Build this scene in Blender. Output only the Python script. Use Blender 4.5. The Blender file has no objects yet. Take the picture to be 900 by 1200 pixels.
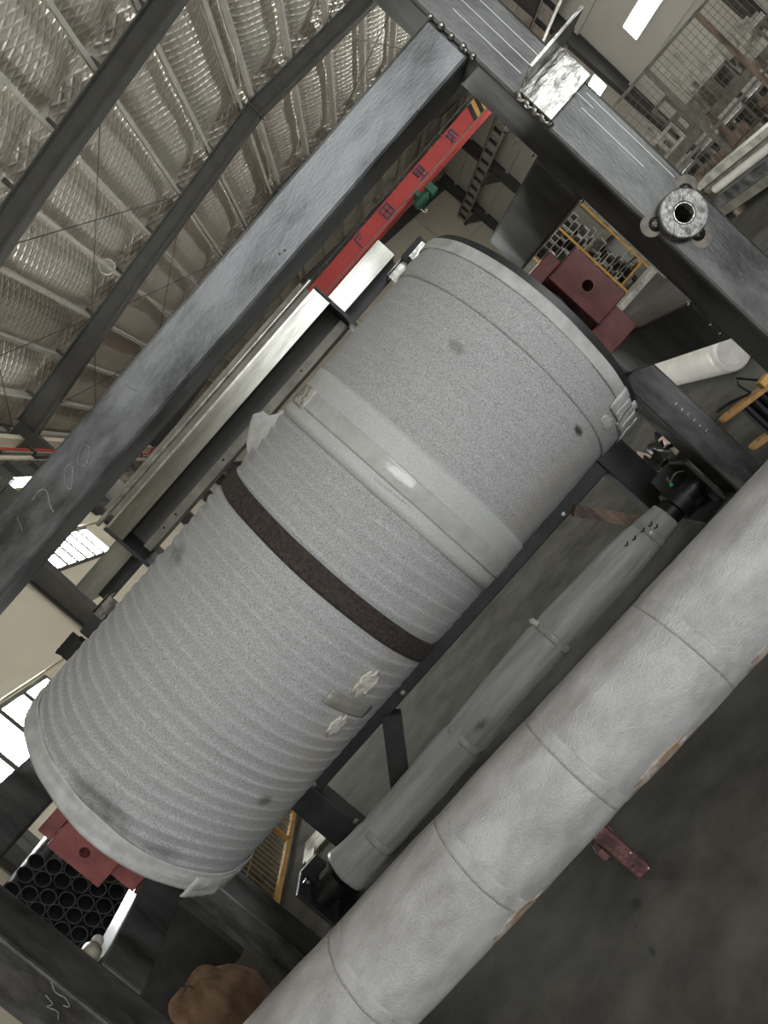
import bpy, math, random
from mathutils import Vector, Matrix, noise
random.seed(7)
scene = bpy.context.scene
col = scene.collection
PI = math.pi

# ------------------------------------------------------------------ camera
def rad(a): return math.radians(a)
roll, pitch, yaw = rad(48.56), rad(-3.8), rad(-1.8)
fwd = Vector((math.sin(yaw)*math.cos(pitch), math.cos(yaw)*math.cos(pitch), math.sin(pitch)))
rgt = Vector((math.cos(yaw), -math.sin(yaw), 0))
upv = rgt.cross(fwd)
ix = rgt*math.cos(roll) - upv*math.sin(roll)
iu = rgt*math.sin(roll) + upv*math.cos(roll)
cam = bpy.data.cameras.new('camera')
cam.sensor_fit = 'VERTICAL'; cam.sensor_height = 36.0; cam.sensor_width = 27.0
cam.lens = 870/1200*36
cam.clip_start = 0.05; cam.clip_end = 300
camo = bpy.data.objects.new('camera', cam); col.objects.link(camo)
m = Matrix((ix, iu, -fwd)).transposed().to_4x4(); m.translation = (0, 0, 1.55)
camo.matrix_world = m
scene.camera = camo

# ------------------------------------------------------------------ light
world = bpy.data.worlds.new('world'); scene.world = world; world.use_nodes = True
bg = world.node_tree.nodes['Background']
bg.inputs[0].default_value = (0.97, 0.98, 1.0, 1); bg.inputs[1].default_value = 1.4
vs = scene.view_settings
vs.view_transform = 'Standard'; vs.look = 'None'; vs.gamma = 1; vs.exposure = 0.6; vs.use_curve_mapping = False

def area(name, loc, rot, sx, sy, power, color=(1, 1, 1)):
    l = bpy.data.lights.new(name, 'AREA'); l.shape = 'RECTANGLE'; l.size = sx; l.size_y = sy
    l.energy = power; l.color = color
    o = bpy.data.objects.new(name, l); col.objects.link(o); o.location = loc; o.rotation_euler = rot
    return o
# daylight through the open gate end of the hall behind the photographer (at the opening itself)
area('gate_daylight_offscreen', (4.25, -9.3, 3.0), (rad(90), 0, 0), 8, 5.5, 620, (0.95, 0.98, 1.0))

# ------------------------------------------------------------------ materials
def lin(c):
    return tuple((v/255/12.92 if v/255 <= 0.04045 else ((v/255+0.055)/1.055)**2.4) for v in c)
MATS = {}
def mat(name, c, rough=0.5, metal=0.0, c2=None, nscale=4.0, ndetail=6, contrast=(0.35, 0.65), bump=0.0, bscale=60.0,
        stretch=None, bdist=0.01, spec=0.5, alpha=1.0, emit=None, estr=0.0, trans=0.0, rough2=None):
    if name in MATS: return MATS[name]
    mt = bpy.data.materials.new(name); mt.use_nodes = True
    nt = mt.node_tree; b = nt.nodes['Principled BSDF']
    L = lin(c)
    b.inputs['Base Color'].default_value = (*L, 1)
    b.inputs['Roughness'].default_value = rough; b.inputs['Metallic'].default_value = metal
    b.inputs['Specular IOR Level'].default_value = spec
    b.inputs['Alpha'].default_value = alpha
    if trans: b.inputs['Transmission Weight'].default_value = trans
    if emit:
        b.inputs['Emission Color'].default_value = (*lin(emit), 1); b.inputs['Emission Strength'].default_value = estr
    tc = nt.nodes.new('ShaderNodeTexCoord'); mp = nt.nodes.new('ShaderNodeMapping')
    nt.links.new(tc.outputs['Object'], mp.inputs['Vector'])
    if stretch: mp.inputs['Scale'].default_value = stretch
    if c2:
        n = nt.nodes.new('ShaderNodeTexNoise'); n.inputs['Scale'].default_value = nscale; n.inputs['Detail'].default_value = ndetail
        n.inputs['Roughness'].default_value = 0.62
        nt.links.new(mp.outputs[0], n.inputs['Vector'])
        r = nt.nodes.new('ShaderNodeValToRGB'); nt.links.new(n.outputs['Fac'], r.inputs['Fac'])
        r.color_ramp.elements[0].position = contrast[0]; r.color_ramp.elements[1].position = contrast[1]
        r.color_ramp.elements[0].color = (*lin(c2), 1); r.color_ramp.elements[1].color = (*L, 1)
        nt.links.new(r.outputs['Color'], b.inputs['Base Color'])
        if rough2 is not None:
            mr = nt.nodes.new('ShaderNodeMapRange'); nt.links.new(n.outputs['Fac'], mr.inputs['Value'])
            mr.inputs['From Min'].default_value = contrast[0]; mr.inputs['From Max'].default_value = contrast[1]
            mr.inputs['To Min'].default_value = rough2; mr.inputs['To Max'].default_value = rough
            nt.links.new(mr.outputs[0], b.inputs['Roughness'])
    if bump:
        n2 = nt.nodes.new('ShaderNodeTexNoise'); n2.inputs['Scale'].default_value = bscale; n2.inputs['Detail'].default_value = 3
        nt.links.new(mp.outputs[0], n2.inputs['Vector'])
        bp = nt.nodes.new('ShaderNodeBump'); bp.inputs['Strength'].default_value = bump; bp.inputs['Distance'].default_value = bdist
        nt.links.new(n2.outputs['Fac'], bp.inputs['Height']); nt.links.new(bp.outputs[0], b.inputs['Normal'])
    MATS[name] = mt
    return mt

def foil_material():
    mt = bpy.data.materials.new('quilted_foil'); mt.use_nodes = True; nt = mt.node_tree; b = nt.nodes['Principled BSDF']
    b.inputs['Base Color'].default_value = (*lin((222, 215, 202)), 1); b.inputs['Metallic'].default_value = 0.62; b.inputs['Roughness'].default_value = 0.43
    tc = nt.nodes.new('ShaderNodeTexCoord')
    hs = []
    for a in (34, -34):
        mp = nt.nodes.new('ShaderNodeMapping'); mp.inputs['Rotation'].default_value = (0, 0, rad(a))
        nt.links.new(tc.outputs['Object'], mp.inputs['Vector'])
        w = nt.nodes.new('ShaderNodeTexWave'); w.wave_type = 'BANDS'; w.bands_direction = 'Y'; w.wave_profile = 'SIN'
        w.inputs['Scale'].default_value = 1.75; w.inputs['Distortion'].default_value = 0.8; w.inputs['Detail'].default_value = 1
        w.inputs['Detail Scale'].default_value = 1.2
        nt.links.new(mp.outputs[0], w.inputs['Vector'])
        p = nt.nodes.new('ShaderNodeMath'); p.operation = 'POWER'; p.inputs[1].default_value = 3.0
        nt.links.new(w.outputs['Fac'], p.inputs[0]); hs.append(p)
    mx = nt.nodes.new('ShaderNodeMath'); mx.operation = 'MAXIMUM'
    nt.links.new(hs[0].outputs[0], mx.inputs[0]); nt.links.new(hs[1].outputs[0], mx.inputs[1])
    n = nt.nodes.new('ShaderNodeTexNoise'); n.inputs['Scale'].default_value = 9; nt.links.new(tc.outputs['Object'], n.inputs['Vector'])
    ad = nt.nodes.new('ShaderNodeMath'); ad.operation = 'MULTIPLY_ADD'; ad.inputs[1].default_value = 0.7
    nt.links.new(n.outputs['Fac'], ad.inputs[0]); nt.links.new(mx.outputs[0], ad.inputs[2])
    bp = nt.nodes.new('ShaderNodeBump'); bp.inputs['Strength'].default_value = 0.62; bp.inputs['Distance'].default_value = 0.05
    nt.links.new(ad.outputs[0], bp.inputs['Height']); nt.links.new(bp.outputs[0], b.inputs['Normal'])
    return mt

def weave_material(name, c, c2):
    mt = bpy.data.materials.new(name); mt.use_nodes = True; nt = mt.node_tree; b = nt.nodes['Principled BSDF']
    b.inputs['Roughness'].default_value = 0.85
    tc = nt.nodes.new('ShaderNodeTexCoord')
    w = nt.nodes.new('ShaderNodeTexNoise'); w.inputs['Scale'].default_value = 240; w.inputs['Detail'].default_value = 2
    w2 = nt.nodes.new('ShaderNodeTexNoise'); w2.inputs['Scale'].default_value = 60
    mp = nt.nodes.new('ShaderNodeMapping'); mp.inputs['Scale'].default_value = (1.6, 0.5, 0.5)
    nt.links.new(tc.outputs['Object'], mp.inputs['Vector']); nt.links.new(mp.outputs[0], w.inputs['Vector']); nt.links.new(tc.outputs['Object'], w2.inputs['Vector'])
    mu = nt.nodes.new('ShaderNodeMath'); mu.operation = 'MULTIPLY'; nt.links.new(w.outputs['Fac'], mu.inputs[0]); nt.links.new(w2.outputs['Fac'], mu.inputs[1])
    r = nt.nodes.new('ShaderNodeValToRGB'); r.color_ramp.elements[0].color = (*lin(c2), 1); r.color_ramp.elements[1].color = (*lin(c), 1)
    r.color_ramp.elements[0].position = 0.12; r.color_ramp.elements[1].position = 0.42
    nt.links.new(mu.outputs[0], r.inputs['Fac']); nt.links.new(r.outputs['Color'], b.inputs['Base Color'])
    bp = nt.nodes.new('ShaderNodeBump'); bp.inputs['Strength'].default_value = 0.8; bp.inputs['Distance'].default_value = 0.004
    nt.links.new(mu.outputs[0], bp.inputs['Height']); nt.links.new(bp.outputs[0], b.inputs['Normal'])
    return mt

STEEL = mat('mill_scale_steel', (120, 122, 123), 0.46, 0.45, c2=(54, 55, 55), nscale=7, ndetail=10, contrast=(0.36, 0.64), bump=0.18, bscale=120, stretch=(0.35, 1, 1), rough2=0.36, bdist=0.004)
STEELV = mat('mill_scale_steel_upright', (104, 105, 103), 0.44, 0.45, c2=(50, 50, 49), nscale=7, ndetail=10, contrast=(0.36, 0.64), bump=0.18, bscale=120, stretch=(1, 1, 0.35), rough2=0.34, bdist=0.004)
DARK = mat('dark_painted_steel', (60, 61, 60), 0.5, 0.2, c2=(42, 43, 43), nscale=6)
RAFT = mat('grey_primer', (82, 81, 76), 0.6, 0.0, c2=(72, 71, 67), nscale=3)
PURL = mat('light_purlin', (206, 202, 192), 0.4, 0.25, c2=(186, 182, 172), nscale=5)
GALV = mat('galvanised', (190, 188, 180), 0.3, 0.85, c2=(140, 138, 132), nscale=12, contrast=(0.35, 0.6))
ZINC = mat('bright_zinc_plate', (172, 172, 166), 0.27, 0.75, c2=(105, 104, 98), nscale=10, contrast=(0.38, 0.62), bump=0.4, bscale=18, bdist=0.01, stretch=(1, 1, 3))
ZINCS = mat('smooth_zinc', (160, 160, 152), 0.24, 0.8, c2=(108, 107, 100), nscale=4, stretch=(0.25, 1, 1.5), contrast=(0.35, 0.65), bump=0.25, bscale=8, bdist=0.01)
WELD = mat('weld_metal', (175, 175, 170), 0.25, 0.95, bump=0.6, bscale=200, bdist=0.003)
FOIL = foil_material()
CREAM = mat('cream_wall', (232, 222, 202), 0.75, c2=(224, 213, 192), nscale=0.6)
GREYW = mat('pale_grey_wall', (218, 214, 204), 0.75, c2=(208, 204, 194), nscale=0.5)
FLOOR = mat('concrete', (99, 98, 93), 0.9, c2=(68, 67, 63), nscale=4.0, ndetail=12, contrast=(0.34, 0.66), bump=0.25, bscale=45, rough2=0.75, spec=0.15)
FOAM = mat('grey_foam_wrap', (190, 191, 191), 0.48, c2=(142, 143, 143), nscale=170, ndetail=2, contrast=(0.36, 0.58), bump=0.9, bscale=170, bdist=0.006, stretch=(1.6, 1, 1))
FOAML = mat('pale_foam_wrap', (194, 195, 193), 0.5, c2=(178, 179, 177), nscale=120, ndetail=3, bump=0.6, bscale=220, bdist=0.004)
FOAMC = mat('clean_foam_collar', (192, 193, 191), 0.55, c2=(164, 165, 162), nscale=14, bump=0.35, bscale=160, bdist=0.004)
FOAMP = mat('pipe_foam', (188, 188, 188), 0.36, c2=(152, 151, 149), nscale=7, ndetail=12, contrast=(0.3, 0.64), bump=0.8, bscale=140, bdist=0.006, stretch=(0.8, 1.5, 1.5))
FOAMS = mat('sleeve_foam', (190, 191, 189), 0.42, c2=(156, 157, 154), nscale=16, contrast=(0.36, 0.62), bump=0.6, bscale=26, bdist=0.012, stretch=(0.1, 1, 1))
TAPE = mat('clear_tape', (184, 185, 182), 0.16, c2=(168, 169, 165), nscale=16, bump=0.25, bscale=40, bdist=0.004)
DUCT = mat('grey_duct_tape', (148, 147, 138), 0.4, c2=(128, 127, 119), nscale=12)
STRAP = weave_material('dark_brown_webbing', (74, 64, 59), (32, 28, 26))
RED = mat('red_oxide', (142, 82, 80), 0.5, c2=(112, 62, 60), nscale=7, bump=0.1)
REDB = mat('red_oxide_dirty', (100, 68, 65), 0.5, c2=(62, 40, 40), nscale=18, contrast=(0.38, 0.6), bump=0.5, bscale=70)
CRANE = mat('crane_red', (176, 60, 56), 0.55, c2=(162, 54, 51), nscale=1.0)
BLACK = mat('black_rubber', (26, 27, 28), 0.45, c2=(18, 18, 19), nscale=10)
YEL = mat('safety_yellow', (204, 158, 82), 0.55, c2=(176, 132, 66), nscale=9)
GREEN = mat('motor_green', (38, 84, 66), 0.4)
KRAFT = mat('kraft_paper', (158, 134, 110), 0.7, c2=(190, 186, 180), nscale=24, contrast=(0.36, 0.6), bump=0.5, bscale=60)
TORN = mat('torn_white_foam', (212, 210, 200), 0.6, c2=(182, 179, 166), nscale=30, bump=0.6, bscale=80)
CHALK = mat('chalk', (150, 152, 149), 0.9, c2=(98, 99, 98), nscale=70)
CLOTH = mat('brown_cloth', (142, 116, 92), 0.9, c2=(100, 76, 56), nscale=8, bump=0.4, bscale=60)
WOOD = mat('plywood', (206, 164, 108), 0.6, c2=(176, 134, 84), nscale=20)
DIRTW = mat('grimy_timber', (146, 126, 108), 0.7, c2=(78, 66, 58), nscale=12, stretch=(1, 1, 0.2), bump=0.3)
WHITE = mat('white_film', (214, 211, 204), 0.35, c2=(196, 192, 184), nscale=5)
PART = mat('pale_grey_parts', (212, 209, 198), 0.45, 0.3, c2=(150, 147, 136), nscale=6)
PARTD = mat('dull_grey_parts', (132, 129, 118), 0.5, 0.2, c2=(98, 95, 86), nscale=6)
PIPE = mat('dark_pipe', (62, 64, 66), 0.5, 0.3, c2=(46, 47, 48), nscale=6)
GLASS = mat('daylit_pane', (240, 244, 244), 0.3, emit=(244, 248, 246), estr=42.0)
PLASTIC = mat('milky_plastic', (196, 192, 172), 0.35, c2=(150, 146, 128), nscale=14)
SOOT = mat('weld_heat_tint', (128, 121, 108), 0.6, 0.2, c2=(92, 92, 90), nscale=22, contrast=(0.42, 0.6))
BORE = mat('hole_black', (16, 15, 15), 0.9, spec=0.1)  # flat black that paints the dark inside holes

# ------------------------------------------------------------------ helpers
CACHE = {}
def tag(o, label=None, cat=None, group=None, kind=None):
    if label: o['label'] = label
    if cat: o['category'] = cat
    if group: o['group'] = group
    if kind: o['kind'] = kind
    return o
def wpos(o):
    p = Vector(o.location)
    while o.parent: o = o.parent; p += Vector(o.location)
    return p
def link(name, me, loc, parent=None, rot=None):
    o = bpy.data.objects.new(name, me); col.objects.link(o)
    o.location = Vector(loc)
    if rot: o.rotation_euler = rot
    if parent: o.parent = parent; o.location = Vector(loc) - wpos(parent)
    return o
def empty(name, loc, label, cat, group=None, kind=None):
    o = bpy.data.objects.new(name, None); col.objects.link(o); o.location = loc; o.empty_display_size = 0.1
    return tag(o, label, cat, group, kind)
def mesh(name, vs_, fs, mt, parent=None, smooth=False, center=True, key=None):
    """vertices in world space; recentred on their bounding box"""
    c = Vector((0, 0, 0))
    if center:
        lo = [min(v[i] for v in vs_) for i in range(3)]; hi = [max(v[i] for v in vs_) for i in range(3)]
        c = Vector([(a+b)/2 for a, b in zip(lo, hi)])
    me = bpy.data.meshes.new(name)
    me.from_pydata([tuple(Vector(v)-c) for v in vs_], [], fs); me.materials.append(mt)
    if smooth: me.shade_smooth()
    me.update()
    return link(name, me, c, parent)
def bevel(o, w=0.006, seg=2):
    b = o.modifiers.new('bevel', 'BEVEL'); b.width = w; b.segments = seg; b.limit_method = 'ANGLE'; b.harden_normals = False
    return o
BF = [(0, 3, 2, 1), (4, 5, 6, 7), (0, 1, 5, 4), (1, 2, 6, 5), (2, 3, 7, 6), (3, 0, 4, 7)]
def boxv(x0, x1, y0, y1, z0, z1):
    return [(x0, y0, z0), (x1, y0, z0), (x1, y1, z0), (x0, y1, z0), (x0, y0, z1), (x1, y0, z1), (x1, y1, z1), (x0, y1, z1)]
def box(name, x0, x1, y0, y1, z0, z1, mt, parent=None, bev=0.0):
    key = ('box', round(x1-x0, 4), round(y1-y0, 4), round(z1-z0, 4), mt.name)
    c = Vector(((x0+x1)/2, (y0+y1)/2, (z0+z1)/2))
    if key not in CACHE:
        me = bpy.data.meshes.new(name); me.from_pydata([tuple(Vector(v)-c) for v in boxv(x0, x1, y0, y1, z0, z1)], [], BF)
        me.materials.append(mt); CACHE[key] = me
    o = link(name, CACHE[key], c, parent)
    if bev: bevel(o, bev)
    return o
class MB:
    def __init__(s): s.v = []; s.f = []
    def add(s, v, f): n = len(s.v); s.v += [tuple(a) for a in v]; s.f += [tuple(i+n for i in q) for q in f]; return s
    def box(s, *a): return s.add(boxv(*a), BF)
    def bar(s, p, q, w, h, up=(0, 0, 1)):
        p = Vector(p); q = Vector(q); d = (q-p).normalized(); u = Vector(up)
        if abs(d.dot(u)) > 0.95: u = Vector((1, 0, 0))
        a = d.cross(u).normalized(); b = a.cross(d).normalized(); a *= w/2; b *= h/2
        vv = [p-a-b, p+a-b, p+a+b, p-a+b, q-a-b, q+a-b, q+a+b, q-a+b]
        return s.add(vv, [(0, 1, 2, 3), (7, 6, 5, 4), (0, 4, 5, 1), (1, 5, 6, 2), (2, 6, 7, 3), (3, 7, 4, 0)])
    def tube(s, pts, r, n=10, cap=True, closed=False):
        pts = [Vector(p) for p in pts]; rings = []; u = None; k = len(pts); vv = []; ff = []
        for i, p in enumerate(pts):
            a = pts[max(i-1, 0)] if not closed else pts[i-1]; b = pts[min(i+1, k-1)] if not closed else pts[(i+1) % k]
            d = (b-a).normalized()
            if u is None:
                u = Vector((0, 0, 1)) if abs(d.z) < 0.9 else Vector((1, 0, 0))
            u = (u - d*u.dot(d)).normalized(); w = d.cross(u)
            rr = r[i] if isinstance(r, (list, tuple)) else r
            for j in range(n):
                t = 2*PI*j/n; vv.append(p + u*(rr*math.cos(t)) + w*(rr*math.sin(t)))
        for i in range(k-1 if not closed else k):
            i2 = (i+1) % k
            for j in range(n):
                ff.append((i*n+j, i*n+(j+1) % n, i2*n+(j+1) % n, i2*n+j))
        if cap and not closed:
            ff.append(tuple(range(n-1, -1, -1))); ff.append(tuple((k-1)*n+j for j in range(n)))
        return s.add(vv, ff)
    def lathe(s, p, axis, prof, n=32, rf=None):
        """prof: list of (t along axis, r); a hollow ring if first and last point coincide"""
        p = Vector(p); d = Vector(axis).normalized()
        u = Vector((0, 0, 1)) if abs(d.z) < 0.9 else Vector((1, 0, 0)); u = (u-d*u.dot(d)).normalized(); w = d.cross(u)
        vv = []; ff = []; k = len(prof)
        for i, (t, r) in enumerate(prof):
            for j in range(n):
                a = 2*PI*j/n; rr = r + (rf(t, a) if rf and r > 0.001 else 0); vv.append(p+d*t+u*(rr*math.cos(a))+w*(rr*math.sin(a)))
        for i in range(k-1):
            for j in range(n):
                ff.append((i*n+j, i*n+(j+1) % n, (i+1)*n+(j+1) % n, (i+1)*n+j))
        return s.add(vv, ff)
    def build(s, name, mt, parent=None, smooth=False): return mesh(name, s.v, s.f, mt, parent, smooth)
def smooth_angle(o, a=35):
    o.data.shade_smooth()
    try: o.data.set_sharp_from_angle(angle=rad(a))
    except Exception: pass
    return o
def cyl(name, p, q, r, mt, parent=None, n=20):
    return smooth_angle(MB().tube([p, q], r, n).build(name, mt, parent))
def cut(o, p, q, r, n=28):
    # bore a real round hole into a mesh
    c = MB().tube([p, q], r, n).build('cutter', BORE)
    bpy.context.view_layer.update()
    m_ = o.modifiers.new('hole', 'BOOLEAN'); m_.object = c; m_.operation = 'DIFFERENCE'; m_.solver = 'EXACT'
    dg = bpy.context.evaluated_depsgraph_get(); me = bpy.data.meshes.new_from_object(o.evaluated_get(dg))
    o.modifiers.clear(); o.data = me
    while len(me.materials) > 1: me.materials.pop(index=len(me.materials)-1)
    for f in me.polygons: f.material_index = 0
    bpy.data.objects.remove(c); return o
def copy(o, loc, parent=None, rot=None):
    c = o.copy(); col.objects.link(c); c.parent = parent
    c.location = Vector(loc) - (wpos(parent) if parent else Vector((0, 0, 0)))
    if rot: c.rotation_euler = rot
    return c

# a cylinder-shell sheet around an axis parallel to X; theta 0 faces -Y, +theta is up
def shell(name, x0, x1, th0, th1, yc, zc, rf, mt, parent, nx=12, nt=24, thick=0.004, outline=None):
    vv = []; ff = []
    for layer in (0, 1):
        for i in range(nx+1):
            for j in range(nt+1):
                fx = i/nx; ft = j/nt
                if outline:
                    # ellipse-like outline: pull x extents in by theta
                    h = outline(ft); fx = 0.5+(fx-0.5)*h
                x = x0+(x1-x0)*fx; t = th0+(th1-th0)*ft
                r = rf(x, t) + (thick if layer else -0.004)
                zz = zc(x) if callable(zc) else zc
                vv.append((x, yc - r*math.cos(t), zz + r*math.sin(t)))
    N = (nx+1)*(nt+1)
    for i in range(nx):
        for j in range(nt):
            a = i*(nt+1)+j; b = a+1; c = a+nt+2; d = a+nt+1
            ff.append((N+a, N+d, N+c, N+b)); ff.append((a, b, c, d))
    rim = [i*(nt+1) for i in range(nx+1)] + [nx*(nt+1)+j for j in range(1, nt+1)] + [i*(nt+1)+nt for i in range(nx-1, -1, -1)] + [j for j in range(nt-1, 0, -1)]
    for k in range(len(rim)):
        a = rim[k]; b = rim[(k+1) % len(rim)]
        ff.append((a, b, N+b, N+a))
    return mesh(name, vv, ff, mt, parent, True)

# ================================================================== THE HALL
RX = 4.5                                      # ridge line
def ztop(x): return 9.1 - 0.08*abs(x-RX)      # top of rafters / underside of purlins
FR = [-9.4+5.5*i for i in range(10)]          # portal frames along the hall, last 40.1
fl = box('floor', -5.4, 14.5, -9.6, 40.6, -0.2, 0.0, FLOOR); tag(fl, 'grey stained concrete workshop floor', 'floor', kind='structure')

wl = box('wall_left', -5.4, -5.22, -9.6, 40.6, 0, 8.75, CREAM); tag(wl, 'cream sheet-clad side wall with dark columns', 'wall', kind='structure')
wr = box('wall_right', 14.22, 14.4, -9.6, 40.6, 0, 8.75, GREYW); tag(wr, 'pale grey side wall with a strip window row', 'wall', kind='structure')
wb = box('wall_back', -5.22, 14.22, 40.4, 40.6, 0, 9.3, CREAM); tag(wb, 'cream end wall of the hall', 'wall', kind='structure')
mb = MB(); mb.box(-5.22, 0.0, -9.6, -9.4, 0, 8.8); mb.box(8.5, 14.22, -9.6, -9.4, 0, 8.8); mb.box(0, 8.5, -9.6, -9.4, 6.0, 9.2)
wf = mb.build('wall_front', CREAM); tag(wf, 'end wall with the open gate behind the photographer', 'wall', kind='structure')

# ceiling deck
mb = MB()
for s in (-1, 1):
    xe = RX + s*9.95; zr = 9.1+0.42; ze = ztop(xe)+0.42
    a = [(RX, -9.6, zr), (xe, -9.6, ze), (xe, 40.6, ze), (RX, 40.6, zr)]
    b = [(x, y, z+0.08) for x, y, z in a]
    mb.add(a+b, BF)
ceil = mb.build('ceiling', RAFT); tag(ceil, 'gable roof lined with quilted silver insulation foil', 'ceiling', kind='structure')

# rafters: tapered I sections
def rafter(y, name='rafter'):
    mb = MB()
    for s in (-1, 1):
        xs = [RX, RX+s*4.6, RX+s*9.2]; hh = [0.40, 0.40, 0.55]
        for (xa, ha), (xb, hb) in zip(list(zip(xs, hh))[:-1], list(zip(xs, hh))[1:]):
            for (y0, y1, fa, fb, top) in ((-0.006, 0.006, 0, 1, 0), (-0.11, 0.11, 0, 0.04, 1), (-0.11, 0.11, 0, 0.04, 2)):
                za, zb = ztop(xa), ztop(xb)
                if top == 0: q = [(za-ha, za), (zb-hb, zb)]
                elif top == 1: q = [(za-0.03, za), (zb-0.03, zb)]
                else: q = [(za-ha-0.02, za-ha+0.02), (zb-hb-0.02, zb-hb+0.02)]
                (a0, a1), (b0, b1) = q
                v = [(xa, y0, a0), (xb, y0, b0), (xb, y1, b0), (xa, y1, a0), (xa, y0, a1), (xb, y0, b1), (xb, y1, b1), (xa, y1, a1)]
                mb.add([(p[0], p[1]+y, p[2]) for p in v], BF)
        # ridge end plates
    mb.box(RX-0.02, RX+0.02, y-0.12, y+0.12, 9.1-0.46, 9.1)
    return mb.build(name, RAFT, ceil)
r0 = rafter(FR[0])
for y in FR[1:]:
    copy(r0, (wpos(r0).x, y, wpos(r0).z), ceil)

# purlins (light C sections) and foil panels
SL = math.atan(0.08)
PX = [RX-0.25-1.19*i for i in range(0, 9)]
PX[0] = RX-0.2; PXL = PX[:8] + [-5.08]
allx = [(x, -1) for x in PXL] + [(2*RX-x, 1) for x in PXL]
def cpurlin(x, z, y0, y1, mt, s):
    mb = MB()
    for bx in ((-0.035, 0.035, 0, 0.008), (-0.035, 0.035, 0.172, 0.18), (-0.035, -0.028, 0, 0.18), (0.03, 0.035, 0, 0.03), (0.03, 0.035, 0.15, 0.18)):
        mb.box(x+s*bx[0] if s > 0 else x-bx[1], x+s*bx[1] if s > 0 else x-bx[0], y0, y1, z+bx[2], z+bx[3])
    return mb.build('purlin', mt, ceil)
p_l = cpurlin(0, 0, 0, 5.5, PURL, 1); p_r = cpurlin(0, 0, 0, 5.5, PURL, -1)
cl = None
first = {1: True, -1: True}
proto = {1: p_l, -1: p_r}
for k, y in enumerate(FR[3:-1]):
    for x, s in allx:
        z = ztop(x)+0.09
        loc = (x, y+2.75, z)
        if first[s]:
            o = proto[s]; o.location = Vector(loc)-wpos(ceil); first[s] = False
        else: copy(proto[s], loc, ceil)
# foil panels between purlins
def foil_panel(w, seed):
    vv = []; ff = []; NX, NY = 10, 36
    for i in range(NX+1):
        for j in range(NY+1):
            u = i/NX; v = j/NY
            prof = 4*u*(1-u); e = min(v, 1-v)*5.5
            sag = 0.10*prof*min(1, (e/0.9)**0.7) + 0.10*min(1, e/0.7)*(1-0.5*(2*v-1)**2)
            n = noise.noise(Vector((u*2+seed, v*7, seed*3.1)))*0.03*min(1, e*3)
            vv.append(((u-0.5)*w, (v-0.5)*5.5, -sag+n+0.10))
    for i in range(NX):
        for j in range(NY):
            a = i*(NY+1)+j; ff.append((a, a+1, a+NY+2, a+NY+1))
    me = bpy.data.meshes.new('foil_panel'); me.from_pydata(vv, [], ff); me.materials.append(FOIL); me.shade_smooth()
    return me
fms = [foil_panel(1.2, 1.7*k) for k in range(3)]; fedge = foil_panel(1.0, 9.0); fridge = foil_panel(0.42, 4.0)
for k, y in enumerate(FR[3:-1]):
    for s in (-1, 1):
        xs = [x if s < 0 else 2*RX-x for x in PXL]
        for i in range(len(xs)-1):
            xm = (xs[i]+xs[i+1])/2
            me = fms[(i+k) % 3] if i < 7 else fedge
            o = link('foil_panel', me, (xm, y+2.75, ztop(xm)+0.26), ceil, (0, s*SL, 0))
            o.scale.x = abs(xs[i+1]-xs[i])/(1.2 if i < 7 else 1.0)*1.01
    link('foil_panel', fridge, (RX, y+2.75, 9.1+0.25), ceil)
# plain foil further back over the photographer
mb = MB()
for s in (-1, 1):
    xe = RX+s*9.6
    mb.add([(RX, -9.4, 9.36), (xe, -9.4, ztop(xe)+0.26), (xe, 7.1, ztop(xe)+0.26), (RX, 7.1, 9.36)], [(0, 1, 2, 3)])
mb.build('foil_sheet', FOIL, ceil)
# cleats at rafters, brace rods, hanging ring
cleat = box('cleat', -0.06, 0.06, -0.012, 0.012, -0.1, 0.12, RAFT, ceil)
fst = True
for y in FR[4:7]:
    for x, s in allx:
        loc = (x+0.06, y-0.10, ztop(x)+0.10)
        if fst: cleat.location = Vector(loc)-wpos(ceil); fst = False
        else: copy(cleat, loc, ceil)
for y in FR[4:7]:
    for (xa, xb) in ((-4.9, -1.7), (-1.7, 1.86), (7.0, 10.4)):
        for f in (0, 1):
            a = (xa, y+0.1+5.3*f, ztop(xa)-0.02); b = (xb, y+5.4-5.3*f, ztop(xb)-0.02)
            MB().tube([a, b], 0.011, 6).build('brace_rod', RAFT, ceil)
MB().tube([(-0.52+0.17*math.cos(t), 16.9, 8.62+0.17*math.sin(t)) for t in [2*PI*i/20 for i in range(20)]], 0.02, 8, closed=True).build('hanging_ring', PART, ceil)
MB().tube([(-0.52, 16.9, 8.85), (-0.52, 16.9, 8.78)], 0.03, 8).build('ring_hook', PART, ceil)

# columns
def column(xw, sgn, y, h, parent):
    # tapered H column: outer flange on the wall, inner flange leaning into the hall towards the top
    def sl(xa0, xb0, xa1, xb1, y0, y1): return [(xa0, y0, 0), (xb0, y0, 0), (xb0, y1, 0), (xa0, y1, 0), (xa1, y0, h), (xb1, y0, h), (xb1, y1, h), (xa1, y1, h)]
    w0, w1 = 0.22, 0.56; mb = MB(); fs = BF if sgn > 0 else [tuple(reversed(f)) for f in BF]
    mb.add(sl(xw, xw+sgn*0.02, xw, xw+sgn*0.02, y-0.13, y+0.13), fs)
    mb.add(sl(xw+sgn*(w0-0.02), xw+sgn*w0, xw+sgn*(w1-0.02), xw+sgn*w1, y-0.13, y+0.13), fs)
    mb.add(sl(xw, xw+sgn*w0, xw, xw+sgn*w1, y-0.01, y+0.01), fs)
    return mb.build('column', RAFT, parent)
for i, y in enumerate(FR[1:]):
    column(-5.21, 1, y, ztop(-4.9)-0.02, wl); column(14.21, -1, y, ztop(13.9)-0.02, wr)
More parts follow.
